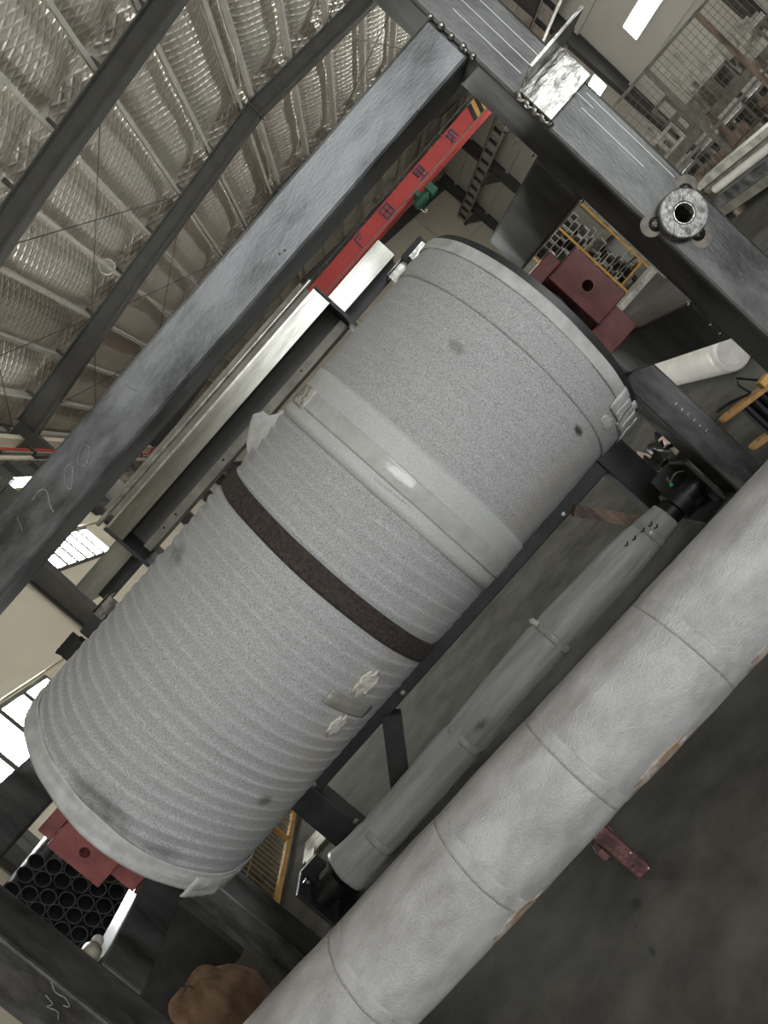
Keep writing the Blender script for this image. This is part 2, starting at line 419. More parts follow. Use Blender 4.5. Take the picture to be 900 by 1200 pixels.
# runway corbels as parts of walls, wall girts
for y in FR[3:]:
    mb = MB(); mb.box(-4.84, -4.1, y-0.09, y+0.09, 5.72, 5.85); mb.box(-4.84, -4.2, y-0.01, y+0.01, 5.45, 5.72); mb.build('corbel', RAFT, wl)
    mb = MB(); mb.box(13.0, 13.82, y-0.09, y+0.09, 5.72, 5.85)
    mb.add([(13.82, y-0.012, 5.2), (13.1, y-0.012, 5.72), (13.82, y-0.012, 5.72), (13.82, y+0.012, 5.2), (13.1, y+0.012, 5.72), (13.82, y+0.012, 5.72)], [(0, 1, 2), (5, 4, 3), (0, 3, 4, 1), (1, 4, 5, 2), (2, 5, 3, 0)])
    mb.build('corbel', RAFT, wr)
for z in (2.95, 5.25, 7.45):
    for a, b in zip(FR[3:-1], FR[4:]):
        box('wall_girt', -5.22, -5.12, a+0.13, b-0.13, z, z+0.16, CREAM, wl)
        box('wall_girt', 14.12, 14.22, a+0.13, b-0.13, z, z+0.16, GREYW, wr)
for x in (-1.0, 2.2, 5.6, 8.8, 11.6):
    box('wall_seam', x-0.04, x+0.04, 40.3, 40.4, 0, 8.3, GREYW, wb)
box('wall_girt', -4.8, 13.8, 40.28, 40.4, 5.1, 5.26, GREYW, wb)
# eave ledges on the left
tr = box('trim_1', -5.22, -4.95, 7, 40.3, 7.95, 8.1, CREAM); tag(tr, 'pale eave ledge under the foil roof edge', 'trim', kind='structure')

# strip windows
def strip_window(name, x, y0, y1, z0, z1, npan, label, face):
    o = empty(name, (x, (y0+y1)/2, z0), label, 'window', kind='structure')
    d = 0.05*face
    xa, xb = sorted((x, x+d)); mb = MB()
    mb.box(xa, xb, y0-0.05, y1+0.05, z0-0.06, z0); mb.box(xa, xb, y0-0.05, y1+0.05, z1, z1+0.06)
    mb.box(xa, xb, y0-0.05, y0, z0, z1); mb.box(xa, xb, y1, y1+0.05, z0, z1)
    mb.build('window_frame', RAFT if face > 0 else GREYW, o)
    st = (y1-y0)/npan
    for i in range(npan):
        xa, xb = sorted((x+0.005*face, x+0.02*face))
        box('pane', xa, xb, y0+i*st+0.02, y0+(i+1)*st-0.02, z0, z1, GLASS, o)
        if i:
            xa, xb = sorted((x+0.002*face, x+0.05*face)); box('mullion', xa, xb, y0+i*st-0.05, y0+i*st+0.05, z0, z1, RAFT if face > 0 else GREYW, o)
    return o
strip_window('window_1', -5.22, 13.7, 16.6, 4.45, 5.15, 6, 'high strip window of six daylit panes on the cream wall', 1)
strip_window('window_2', -5.22, 7.6, 10.3, 1.7, 2.85, 4, 'low daylit window of four panes on the cream wall', 1)
strip_window('window_3', 14.22, 13.0, 21.8, 3.66, 4.18, 4, 'long bright strip window on the pale grey wall beside its column', -1)
strip_window('window_4', 14.22, 24.4, 27.4, 3.66, 4.18, 2, 'short bright strip window behind the column on the pale grey wall', -1)

# ------------------------------------------------------------------ crane runway beams and crane
def runway(x, label, side):
    o = empty('crane_runway_beam', (x, 20, 5.85), label, 'beam', 'crane runway beams')
    box('bottom_flange', x-0.13, x+0.13, 7, 40.2, 5.85, 5.88, GALV if side < 0 else PART, o)
    box('web', x-0.012, x+0.012, 7, 40.2, 5.88, 6.30, RAFT if side < 0 else PART, o)
    box('top_flange', x-0.13, x+0.13, 7, 40.2, 6.30, 6.33, PART, o)
    box('rail', x-0.03, x+0.03, 7, 40.2, 6.33, 6.41, DARK, o)
    st = None
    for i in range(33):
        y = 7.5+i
        if st is None: st = box('stiffener', x-0.12, x+0.12, y-0.05, y+0.05, 5.88, 6.30, DARK if side > 0 else RAFT, o)  # right-hand stiffeners coloured dark to draw a row of slots
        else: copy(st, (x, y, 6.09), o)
    return o
runway(-4.3, 'crane runway beam on the cream wall beside the red conductor bar', -1)
runway(13.1, 'pale crane runway beam with a row of dark slots along the grey wall', 1)
o = empty('conductor_bar', (-4.12, 18, 6.5), 'long thin red conductor bar above the runway beam', 'bar')
box('bar', -4.15, -4.09, 7, 24.0, 6.48, 6.56, CRANE, o); box('cover_strip', -4.16, -4.08, 7, 24.0, 6.42, 6.45, PART, o)
for i in range(12):
    box('insulator', -4.16, -4.06, 7.6+1.4*i, 7.7+1.4*i, 6.41, 6.6, DARK, o)
o = empty('overhead_crane', (4.4, 25.3, 6.05), 'red overhead crane girder spanning the hall with dark lettering', 'crane')
box('girder', -3.9, 12.7, 25.0, 25.55, 6.12, 6.66, CRANE, o, 0.01)
box('lower_flange', -3.9, 12.7, 24.93, 25.62, 6.04, 6.115, CRANE, o)
box('edge_strip', -3.9, 12.7, 24.92, 24.935, 6.115, 6.15, PARTD, o)
for x in (-4.3, 13.1):
    box('end_carriage', x-0.2, x+0.2, 24.2, 26.4, 6.44, 6.9, CRANE, o, 0.02)
def glyph(x, strokes, s=0.3):
    mb = MB()
    for (a, b, c, d) in strokes:
        mb.bar((x+a*s, 24.99, 6.39+b*s), (x+c*s, 24.99, 6.39+d*s), 0.02, 0.05)
    return mb.build('lettering', mat('slate_lettering', (62, 66, 84), 0.6), o)
G1 = [(-.4, .5, .45, .5), (-.35, .5, -.4, -.5), (-.1, .2, .2, .2)]
G2 = [(-.5, .5, .5, .5), (-.5, .0, .5, .0), (-.5, -.5, .5, -.5), (-.5, .5, -.5, -.5), (.5, .5, .5, -.5), (0, .5, 0, -.5)]
G3 = [(-.5, .5, .5, .5), (-.5, .2, .5, .2), (-.5, -.1, .5, -.1), (-.5, -.5, .5, -.5), (0, .5, 0, -.5), (-.4, .5, -.4, -.2), (.4, .5, .4, -.2)]
G4 = [(-.5, .3, 0, .3), (-.25, .5, -.25, -.5), (.1, .5, .1, -.4), (.1, .5, .45, .5), (.45, .5, .45, -.4), (.2, 0, .4, 0), (-.5, -.4, 0, -.1)]
for x, g in ((5.42, G1), (6.7, G2), (8.35, G3), (9.9, G4)): glyph(x, g, 0.36)
for k in range(4):
    mb = MB(); x = 10.75+k*0.16
    a = [(x, 24.985, 6.15), (x+0.16, 24.985, 6.15), (x+0.36, 24.985, 6.655), (x+0.2, 24.985, 6.655)]
    mb.add(a+[(p[0], 25.0, p[2]) for p in a], BF); mb.build('hazard_stripe', YEL if k % 2 else BLACK, o)
h = empty('hoist_motor', (7.6, 24.7, 5.45), 'green electric hoist motor hung under the red crane girder', 'motor')
smooth_angle(MB().lathe((7.35, 24.7, 5.72), (1, 0, 0), [(0, 0.01), (0, 0.13), (0.04, 0.16), (0.45, 0.16), (0.5, 0.12), (0.62, 0.12), (0.64, 0.01)], 18).build('motor_body', GREEN, h))
for i in range(6): cyl('cooling_fin', (7.42+0.06*i, 24.7, 5.72), (7.435+0.06*i, 24.7, 5.72), 0.18, GREEN, h, 16)
box('gearbox', 7.95, 8.22, 24.52, 24.86, 5.55, 5.9, GREEN, h, 0.02)
box('hanger_plate', 7.6, 7.75, 24.6, 25.1, 5.86, 6.04, GREEN, h)
MB().tube([(7.4, 24.7, 5.58), (7.4, 24.7, 5.42), (7.46, 24.7, 5.36), (7.5, 24.7, 5.42)], 0.02, 8).build('hook', PART, h)
for i in range(9):
    pass
# catenary cable with hangers above the girder line on the far side
cb = empty('festoon_cable', (3, 26.4, 6.8), 'thin festoon cable looped on hangers beyond the crane', 'cable')
pts = []
for i in range(81):
    x = -3.5+i*0.2; pts.append((x, 26.4, 7.0-0.16*abs(math.sin(x*1.6))))
MB().tube(pts, 0.022, 6).build('cable', PARTD, cb)
MB().tube([(-3.8, 26.4, 7.08), (12.6, 26.4, 7.08)], 0.018, 6).build('support_wire', PARTD, cb)
for i in range(8): box('hanger', -3.5+1.963*i-0.02, -3.5+1.963*i+0.02, 26.38, 26.42, 6.7, 7.1, PARTD, cb)
# cable ladder bracket on right wall
cl_ = empty('cable_ladder', (13.6, 31, 5.3), 'small steel cable ladder bracketed to the grey wall', 'ladder')
MB().tube([(13.2, 29.4, 5.35), (14.1, 29.4, 5.0)], 0.02, 6).build('side_rail', PARTD, cl_)
MB().tube([(13.2, 29.9, 5.35), (14.1, 29.9, 5.0)], 0.02, 6).build('side_rail', PARTD, cl_)
for i in range(4):
    MB().tube([(13.3+0.24*i, 29.4, 5.31-0.093*i), (13.3+0.24*i, 29.9, 5.31-0.093*i)], 0.015, 6).build('rung', PARTD, cl_)

# ================================================================== THE MACHINE FRAME
XL, XR = -2.06, 1.22
fr = empty('steel_machine_frame', (-0.42, 3.2, 0), 'dark mill-scale steel box-section frame around the big wrapped roller', 'frame')
def beam(name, x0, x1, y0, y1, z0, z1, mt): return box(name, x0, x1, y0, y1, z0, z1, mt, fr, 0.012)
boss_post = beam('post', XR, XR+0.2, 2.5, 2.7, 0, 3.0, STEELV); beam('post', XL-0.2, XL, 2.5, 2.7, 0, 3.0, STEELV)
beam('top_rail', XL, XR-0.002, 2.5, 2.7, 2.162, 2.342, STEEL)
for s, xi in ((1, XR), (-1, XL-0.2)):
    beam('upper_side_beam', xi, xi+0.2, 2.712, 3.72, 1.585, 1.805, STEELV)
    beam('lower_side_beam', xi, xi+0.2, 2.702, 3.948, 0.84, 1.04, STEELV)
beam('rear_leg', 1.166, 1.354, 3.76, 3.95, 0, 0.838, STEELV)
beam('rear_leg', XL-0.14, XL, 3.6, 3.84, 0, 0.838, STEELV)
box('angle_strut', -2.32, -2.27, 3.75, 3.79, 0, 0.84, STEELV, fr)
# weld beads
wb_ = None
def bead(x, y, z, r=0.012):
    mb = MB()
    n = 8
    pts = [(-r, 0.002), (-r*0.7, r*0.75), (0, r), (r*0.7, r*0.75), (r, 0.002)]
    mb.lathe((x, y, z), (0.3, -1, 0.2), [(-r*0.3, r*0.8), (r*0.2, r), (r*0.8, r*0.6), (r*1.0, 0.001)], 8)
    return smooth_angle(mb.build('weld_bead', WELD, fr), 60)
for (x, z, r) in ((1.22, 2.335, .011), (1.222, 2.29, .014), (1.22, 2.285, .009), (1.221, 2.245, .012), (1.222, 2.195, .014), (1.219, 2.18, .008), (1.223, 2.152, .012)):
    bead(x, 2.497, z, r)
for (x, y, z, r) in ((1.219, 2.71, 1.82, .009), (1.219, 2.71, 1.58, .01), (1.219, 2.72, 1.04, .01), (1.219, 2.72, 0.93, .008), (1.219, 2.72, 0.88, .008), (0.35, 2.499, 2.2, .004), (0.33, 2.499, 2.205, .004), (0.98, 2.499, 2.17, .006)):
    bead(x, y, z, r)
# stitch weld on rear leg face
for i in range(6): box('weld_stitch', 1.27+0.001*i, 1.286+0.001*i, 3.756, 3.762, 0.55-0.042*i, 0.555-0.042*i, WELD, fr)
# scribe lines on post
for (x, z0, z1) in ((1.33, 1.85, 2.35), (1.37, 1.75, 2.5), (1.29, 2.0, 2.3), (1.39, 1.4, 1.8), (1.345, 1.5, 1.78)):
    box('scribe_line', x-0.0015, x+0.0015, 2.4985, 2.501, z0, z1, mat('bright_scratch', (150, 152, 150), 0.4, 0.6), fr)
# ring boss
rb = MB().lathe((1.31, 2.498, 1.30), (0, -1, 0), [(0, 0.034), (0, 0.082), (0.03, 0.082), (0.034, 0.078), (0.034, 0.039), (0.030, 0.034), (0, 0.034)], 48).build('ring_boss', mat('rough_sawn_ring', (150, 150, 145), 0.42, 0.6, c2=(84, 84, 80), nscale=40, contrast=(0.38, 0.6), bump=0.6, bscale=90, bdist=0.003), fr); smooth_angle(rb)
cut(boss_post, (1.31, 2.45, 1.30), (1.31, 2.64, 1.30), 0.033)
for k in range(4):
    MB().tube([(1.31+0.0335*math.cos(a_), 2.468+0.009*k, 1.30+0.0335*math.sin(a_)) for a_ in [2*PI*i_/28 for i_ in range(28)]], 0.0025, 6, closed=True).build('thread', WELD, rb)
for a in (30, 150, 270):
    x = 1.31+0.084*math.cos(rad(a)); z = 1.30+0.084*math.sin(rad(a))
    smooth_angle(MB().lathe((x, 2.5, z), (0, -1, 0), [(0, 0.026), (0.008, 0.022), (0.012, 0.012), (0.013, 0.001)], 12).build('weld_lump', mat('dark_weld', (70, 70, 68), 0.25, 0.9, bump=0.5, bscale=90), fr), 60)
    smooth_angle(MB().lathe((1.31+0.10*math.cos(rad(a)), 2.4995, 1.30+0.10*math.sin(rad(a))), (0, -1, 0), [(0, 0.038), (0.0008, 0.036), (0.001, 0.001)], 20).build('heat_tint', SOOT, fr))
# angle bracket welded to the post: plate standing out plus a web
mb = MB(); mb.box(1.235, 1.47, 2.32, 2.5, 1.956, 1.966); mb.box(1.235, 1.425, 2.488, 2.498, 1.825, 1.96); mb.box(1.235, 1.425, 2.47, 2.49, 1.825, 1.956)
br = mb.build('angle_bracket', ZINC, fr)
smooth_angle(MB().tube([(1.231+0.006*math.sin(k*1.9), 2.494, 1.815+0.0105*k) for k in range(16)], [0.009+0.005*math.sin(k*1.9+1) for k in range(16)], 8).build('weld_seam', WELD, fr), 60)
# chalk marks on the rail and on the left post
def chalk(pts, y=2.4985, parent=fr, r=0.0022):
    P = [Vector((x, y, z)) for x, z in pts]; Q = []
    for i in range(len(P)-1):
        a = P[max(i-1, 0)]; b = P[i]; c = P[i+1]; d = P[min(i+2, len(P)-1)]
        for k in range(4):
            t = k/4; Q.append(0.5*((2*b)+(c-a)*t+(2*a-5*b+4*c-d)*t*t+(3*b-3*c+d-a)*t**3))
    Q.append(P[-1]); MB().tube(Q, r, 6).build('chalk_mark', CHALK, parent)
chalk([(-0.634, 2.248), (-0.618, 2.264), (-0.585, 2.278), (-0.566, 2.272), (-0.569, 2.254), (-0.591, 2.239), (-0.622, 2.229), (-0.622, 2.246)])
chalk([(-0.653, 2.274), (-0.651, 2.261), (-0.667, 2.245), (-0.692, 2.227), (-0.711, 2.215), (-0.715, 2.225), (-0.709, 2.241), (-0.69, 2.26), (-0.67, 2.272), (-0.653, 2.274)])
chalk([(-0.821, 2.287), (-0.788, 2.29), (-0.77, 2.281), (-0.774, 2.263), (-0.786, 2.248), (-0.8, 2.229), (-0.808, 2.21)])
chalk([(-0.90, 2.29), (-0.915, 2.26), (-0.925, 2.245)], r=0.0008); chalk([(-0.33, 2.31), (-0.325, 2.285), (-0.32, 2.262)], r=0.0015)
chalk([(-2.07, 1.166), (-2.09, 1.13), (-2.085, 1.09), (-2.1, 1.06), (-2.11, 1.08)]); chalk([(-2.12, 1.15), (-2.13, 1.11), (-2.15, 1.12), (-2.14, 1.08), (-2.16, 1.06)], r=0.002)

# ------------------------------------------------------------------ bearing blocks
def block(xc, label, mt, s):
    o = empty('bearing_block', (xc, 3.35, 1.04), label, 'bearing', 'red oxide bearing blocks')
    body = box('body', xc-0.088, xc+0.088, 3.2, 3.5, 1.18, 1.475, mt, o, 0.006)
    cut(body, (xc, 3.15, 1.328), (xc, 3.33, 1.328), 0.025)
    if s > 0:
        box('top_flange', xc-0.15, xc+0.02, 3.26, 3.56, 1.477, 1.545, mt, o, 0.006); box('base', xc-0.15, xc+0.05, 3.27, 3.52, 1.042, 1.178, mt, o, 0.006)
    else:
        box('top_flange', xc-0.085, xc+0.09, 3.24, 3.56, 1.477, 1.55, mt, o, 0.006); box('base', xc-0.05, xc+0.12, 3.27, 3.52, 1.042, 1.178, mt, o, 0.006)
    return o
block(1.20, 'red oxide bearing block with a bolt hole in front of the yellow rack', RED, 1)
block(-2.10, 'red oxide bearing block with a bolt hole beside the stacked dark pipes', RED, -1)

# ------------------------------------------------------------------ big wrapped roller
YC, R0 = 3.35, 0.593
X0, X1 = -1.755, 0.895
def ZC(x): return 1.356 + 0.0095*(x+0.43)
def rip(x, t):
    ph = 0.35*noise.noise(Vector((x*1.2, t*0.8, 1.0))) + 0.15*math.sin(t*1.3)
    k = (x/0.058 + ph*2.2)
    f = k-math.floor(k)
    saw = (f/0.86)**1.3 if f < 0.86 else (1-f)/0.14
    amp = (0.014 if x < -0.5 else (0.011 if x < 0.0 else 0.006))*(0.55+0.9*abs(noise.noise(Vector((math.floor(k)*0.37, t*1.1, 5.0)))))
    amp *= 0.25+0.75*min(1.0, max(0.0, (t+1.15)/0.75)) if abs(t) < 1.9 else 0.25
    a = amp*saw
    a += 0.004*noise.noise(Vector((x*2.5, math.cos(t)*1.5, math.sin(t)*1.5)))
    a += 0.003*noise.noise(Vector((x*14, math.cos(t)*5, math.sin(t)*5)))
    a -= 0.012*math.exp(-((x+0.432)/0.06)**2)
    if x > 0.60: a += 0.006*math.exp(-((x-0.79)/0.05)**2)
    return a
def rrad(x, t): return R0 + rip(x, t)
rl = empty('wrapped_roller', (-0.43, YC, 0.76), 'huge roller wrapped in grey foam with a dark strap round its middle', 'roller')
vv = []; ff = []; NX, NT = 700, 128
for i in range(NX+1):
    x = X0+(X1-X0)*i/NX
    e = min(x-X0, X1-x); edge = -0.02*max(0, 1-e/0.02)**2
    for j in range(NT):
        t = 2*PI*j/NT
        tt = t if t < PI else t-2*PI
        r = rrad(x, tt)+edge
        vv.append((x, YC-r*math.cos(t), ZC(x)+r*math.sin(t)))
for i in range(NX):
    for j in range(NT):
        ff.append((i*NT+j, i*NT+(j+1) % NT, (i+1)*NT+(j+1) % NT, (i+1)*NT+j))
mesh('foam_wrap', vv, ff, FOAM, rl, True)
def stains(mt, spots, color):
    nt = mt.node_tree; b = nt.nodes['Principled BSDF']; src = b.inputs['Base Color'].links[0].from_socket
    geo = nt.nodes.new('ShaderNodeTexCoord'); n = nt.nodes.new('ShaderNodeTexNoise'); n.inputs['Scale'].default_value = 22; n.inputs['Detail'].default_value = 8
    nt.links.new(geo.outputs['Object'], n.inputs['Vector'])
    for (p, rad_, st_) in spots:
        mp = nt.nodes.new('ShaderNodeMapping'); mp.vector_type = 'TEXTURE'; mp.inputs['Location'].default_value = p; mp.inputs['Scale'].default_value = rad_
        nt.links.new(geo.outputs['Object'], mp.inputs['Vector'])
        ln = nt.nodes.new('ShaderNodeVectorMath'); ln.operation = 'LENGTH'; nt.links.new(mp.outputs[0], ln.inputs[0])
        mr = nt.nodes.new('ShaderNodeMapRange'); mr.inputs['From Min'].default_value = 1.0; mr.inputs['From Max'].default_value = 0.3; mr.inputs['To Max'].default_value = 1.6
        nt.links.new(ln.outputs['Value'], mr.inputs['Value'])
        mu = nt.nodes.new('ShaderNodeMath'); mu.operation = 'MULTIPLY'; nt.links.new(mr.outputs[0], mu.inputs[0]); nt.links.new(n.outputs['Fac'], mu.inputs[1])
        m2 = nt.nodes.new('ShaderNodeMath'); m2.operation = 'MULTIPLY'; m2.use_clamp = True; m2.inputs[1].default_value = st_; nt.links.new(mu.outputs[0], m2.inputs[0])
        mx = nt.nodes.new('ShaderNodeMix'); mx.data_type = 'RGBA'; nt.links.new(m2.outputs[0], mx.inputs['Factor']); nt.links.new(src, mx.inputs['A'])
        mx.inputs['B'].default_value = (*lin(color), 1); src = mx.outputs['Result']
    nt.links.new(src, b.inputs['Base Color'])
def sp(x, t): return (x+0.43, -R0*math.cos(t), ZC(x)-1.356+R0*math.sin(t))
stains(FOAM, [(sp(0.648, -0.67), (0.02, 0.04, 0.05), 1.3), (sp(-1.28, -0.76), (0.035, 0.05, 0.05), 0.8), (sp(-1.63, 0.15), (0.07, 0.2, 0.20), 0.75), (sp(-1.64, -0.35), (0.06, 0.15, 0.12), 0.5),
    (sp(-0.79, 1.05), (0.06, 0.1, 0.08), 0.6), (sp(0.55, 0.35), (0.03, 0.05, 0.05), 0.5)], (70, 69, 66))
stains(FOAM, [(sp(0.35, -0.85), (0.5, 0.2, 0.12), 0.35), (sp(-0.7, -0.8), (0.6, 0.2, 0.12), 0.3), (sp(-1.2, -0.9), (0.5, 0.2, 0.12), 0.2)], (170, 156, 128))
def band(name, x0, x1, dr, mt, nx=8, th=(-PI, PI), n=96, wob=0.0):
    return shell(name, x0, x1, th[0], th[1], YC, ZC, lambda x, t: R0+dr+rip(x, t)*0.6+wob*noise.noise(Vector((x*6, t*4, 3.3))), mt, rl, nx, n, 0.003)
strap = shell('strap', -0.478, -0.386, -PI, PI, YC, ZC, lambda x, t: R0-0.002+0.002*math.sin(t*9), STRAP, rl, 6, 128, 0.008)
band('pale_wrap_band', -0.062, 0.185, 0.0035, FOAML)
band('tape_band', 0.005, 0.085, 0.008, TAPE, wob=0.002)
band('end_collar', -1.757, -1.665, 0.006, FOAMC, wob=0.008)
band('end_collar', 0.845, 0.897, 0.004, FOAMC, wob=0.007)
band('end_collar', 0.70, 0.80, 0.002, FOAM, wob=0.003)
# steel end discs and shaft
for (xa, xb) in ((X1-0.02, X1+0.035), (X0-0.006, X0+0.03)):
    smooth_angle(MB().lathe((xa, YC, ZC(xa)), (1, 0, 0), [(0, 0.06), (0, R0-0.006), (xb-xa, R0-0.006), (xb-xa, 0.06)], 96).build('end_disc', DARK, rl))
for (xa, xb) in ((X1+0.03, 1.108), (-2.008, X0)):
    smooth_angle(MB().lathe((xa, YC, ZC(xa)), (1, 0, 0), [(0, 0.001), (0, 0.085), (xb-xa, 0.085), (xb-xa, 0.001)], 32).build('shaft', DARK, rl))
# side plates of the end hub
# patches
def patch(name, x0, x1, t0, t1, mt, dr=0.004, outline=None, nx=8, nt=10, wob=0.003):
    return shell(name, x0, x1, t0, t1, YC, ZC, lambda x, t: rrad(x, t)+dr+wob*noise.noise(Vector((x*20, t*14, 7.7))), mt, rl, nx, nt, 0.003, outline)
ell = lambda f: max(0.12, math.sqrt(max(0, 1-(2*f-1)**2))*(0.85+0.25*math.sin(f*17)))
patch('duct_tape', -0.80, -0.735, -1.02, -0.52, DUCT)
patch('torn_patch', -0.725, -0.575, -0.80, -0.64, TORN, outline=ell)
patch('torn_patch', -0.925, -0.805, -0.86, -0.73, TORN, outline=ell)
patch('torn_patch', 0.735, 0.785, -0.92, -0.74, FOAMC, dr=0.002, outline=ell)
patch('loose_wrap_edge', -1.795, -1.69, -1.42, -0.72, FOAMC, dr=0.006, nx=8, nt=24, wob=0.009)
for k in range(7):
    t = -0.75-0.10*k
    patch('frayed_tape', 0.80+0.006*math.sin(k*2.3), 0.902+0.012*math.sin(k*4.1), t-0.075, t+0.03, FOAMC, dr=0.006+0.002*(k % 2), nx=5, nt=5, wob=0.006)
patch('dirty_tape_end', -0.005, 0.09, 1.02, 1.28, mat('soiled_tape', (138, 132, 122), 0.25, c2=(190, 188, 180), nscale=24, contrast=(0.45, 0.55)), dr=0.009)
# loose foam flap standing up on top of the roller
vv = []; ff = []
prof = [(-0.345, -0.01), (-0.315, 0.03), (-0.27, 0.075), (-0.225, 0.115), (-0.19, 0.125), (-0.15, 0.10), (-0.12, 0.07), (-0.09, 0.05), (-0.06, 0.045), (-0.02, 0.0)]
NV = 8
for layer in (0, 1):
    for i, (x, hgt) in enumerate(prof):
        for j in range(NV+1):
            f = j/NV
            zb = ZC(x)+R0*math.sin(1.25)-0.0; yb = YC-R0*math.cos(1.25)
            y = yb + 0.10*f + 0.03*math.sin(f*PI) + 0.02*math.sin(i*0.9)*f + layer*0.006
            vv.append((x+0.03*f*(1 if hgt > 0.09 else 0), y, zb-0.015 + (hgt+0.01)*f**0.8))
n1 = len(prof)*(NV+1)
for i in range(len(prof)-1):
    for j in range(NV):
        a = i*(NV+1)+j; ff.append((a, a+NV+1, a+NV+2, a+1)); ff.append((n1+a, n1+a+1, n1+a+NV+2, n1+a+NV+1))
for i in range(len(prof)-1):
    a = i*(NV+1)+NV; ff.append((a, a+NV+1, n1+a+NV+1, n1+a))
mesh('loose_flap', vv, ff, FOAMC, rl, True)

# ------------------------------------------------------------------ rear stand behind the roller
st = empty('support_stand', (-0.36, 4.4, 0), 'dark steel stand behind the big roller with a cross beam and braced legs', 'stand')
for x in (0.91, -1.83): box('leg', x, x+0.19, 4.3, 4.49, 0.0, 2.13, DARK, st, 0.008)
box('cross_beam', -1.638, 0.908, 4.3, 4.46, 0.44, 0.60, DARK, st, 0.008)
MB().bar((-1.0, 4.32, 0.44), (-1.36, 4.32, 0.03), 0.10, 0.12).build('brace', DARK, st)
MB().bar((0.60, 4.26, 0.45), (0.83, 4.26, 0.08), 0.07, 0.07).build('brace', DIRTW, st)
for (xa, xb) in ((-1.64, -1.19), (0.53, 1.0)):
    mb = MB(); mb.box(xa, xb, 4.3, 4.312, 2.2, 2.315); mb.box(xa, xb, 4.3, 4.44, 2.19, 2.2); mb.build('top_arm', ZINCS, st)
    mb = MB(); mb.box(xa, xb, 4.44, 4.46, 2.13, 2.315); mb.build('arm_back', DARK, st)
for x in (-1.66, 0.90):
    mb = MB(); mb.box(x-0.02, x+0.12, 4.27, 4.4, 2.132, 2.145); mb.box(x-0.02, x+0.12, 4.27, 4.282, 2.07, 2.14); mb.build('cap_plate', ZINC, st)
for (x, z) in ((-1.62, 0.50), (0.55, 0.47), (-0.86, 0.47), (-1.63, 0.16)):
    smooth_angle(MB().lathe((x, 4.3, z), (0, -1, 0), [(0, 0.02), (0.012, 0.02), (0.02, 0.012), (0.021, 0.001)], 10).build('bolt', WELD, st))
# galvanised channel across the top
ch = empty('galvanised_channel', (-0.33, 4.1, 2.05), 'long galvanised channel lying across the stand above the big roller', 'channel')
box('front_flange', -1.17, 0.52, 4.0, 4.012, 2.235, 2.335, ZINCS, ch)
box('top_plate', -1.17, 0.52, 4.0, 4.26, 2.335, 2.347, GALV, ch)
box('back_web', -1.17, 0.52, 4.248, 4.26, 2.10, 2.335, RAFT, ch)  # dark colour here paints in the shade inside the channel
box('lower_lip', -1.15, 0.50, 4.12, 4.248, 2.10, 2.112, PARTD, ch); box('lip_edge', -1.15, 0.50, 4.12, 4.13, 2.112, 2.15, PARTD, ch)
box('back_rail', -1.17, 0.52, 4.262, 4.28, 2.33, 2.478, PARTD, ch)
for x in (-1.182, 0.522): box('end_plate', x-0.01, x+0.01, 4.0, 4.262, 2.04, 2.35, DARK, ch)
for x in (-1.0, -0.9, -0.5, -0.2, 0.15): MB().lathe((x, 4.1195, 2.13), (0, -1, 0), [(0, 0.001), (0, 0.006), (0.0012, 0.006), (0.0015, 0.001)], 10).build('hole_disc', BORE, ch)  # flat black discs painted on for the dark of the lip's holes
cyl('light_tube', (-1.19, 3.985, 2.385), (0.53, 3.985, 2.385), 0.013, GALV, ch, 12)
# black clamps at the tops of the legs
for (x, l) in ((1.07, 'small black clamp with a silver plate on the stand leg by the crane side'), (-1.90, 'small black toothed clamp on the stand leg by the cream wall')):
    o = empty('clamp', (x, 4.24, 2.13), l, 'clamp')
    mb = MB(); mb.box(x-0.06, x+0.08, 4.2, 4.26, 2.0, 2.1); mb.build('body', BLACK, o)
    for i in range(5): MB().bar((x-0.05+0.028*i, 4.23, 2.1), (x-0.06+0.032*i, 4.22, 2.145), 0.018, 0.03).build('tooth', BLACK, o)
    if x > 0: box('plate', x-0.05, x+0.06, 4.185, 4.198, 2.07, 2.11, ZINC, o)

# ------------------------------------------------------------------ small foam sleeve roller near the floor
YS = 3.9
def zs(x): return 0.155+0.012*math.cos(x*2.3)
sr = empty('small_roller', (-0.43, YS, 0), 'thin roller in a grey foam sleeve lying low between the stand legs', 'roller')
vv = []; ff = []; NX, NT = 120, 40
for i in range(NX+1):
    x = -1.72+(2.575)*i/NX
    r = 0.116
    if x > 0.45: r -= 0.035*((x-0.45)/0.4)**1.5
    for xr in (-1.46, -0.75, -0.03, 0.72): r -= 0.007*math.exp(-((x-xr)/0.03)**2)
    if x < -1.6: r += 0.012*(-1.6-x)/0.12
    for j in range(NT):
        t = 2*PI*j/NT
        rr = r+0.008*noise.noise(Vector((x*1.6, math.cos(t)*2, math.sin(t)*2)))+0.004*noise.noise(Vector((x*5, math.cos(t)*6, math.sin(t)*6)))
        if t < PI: rr += 0.006*math.sin(t)**8
        vv.append((x, YS-rr*math.cos(t), zs(x)+rr*math.sin(t)))
for i in range(NX):
    for j in range(NT): ff.append((i*NT+j, i*NT+(j+1) % NT, (i+1)*NT+(j+1) % NT, (i+1)*NT+j))
ff.append(tuple(range(NT-1, -1, -1))); ff.append(tuple(NX*NT+j for j in range(NT)))
mesh('foam_sleeve', vv, ff, FOAMS, sr, True)
for xr, rr in ((-1.46, 0.111), (-0.75, 0.111), (-0.03, 0.112), (0.72, 0.096)):
    shell('tape_ring', xr-0.022, xr+0.022, -PI, PI, YS, zs, lambda x, t, rr=rr: rr+0.0015+0.001*math.sin(t*7), mat('sleeve_tape', (188, 189, 187), 0.2, c2=(164, 165, 162), nscale=30), sr, 3, 40, 0.001)
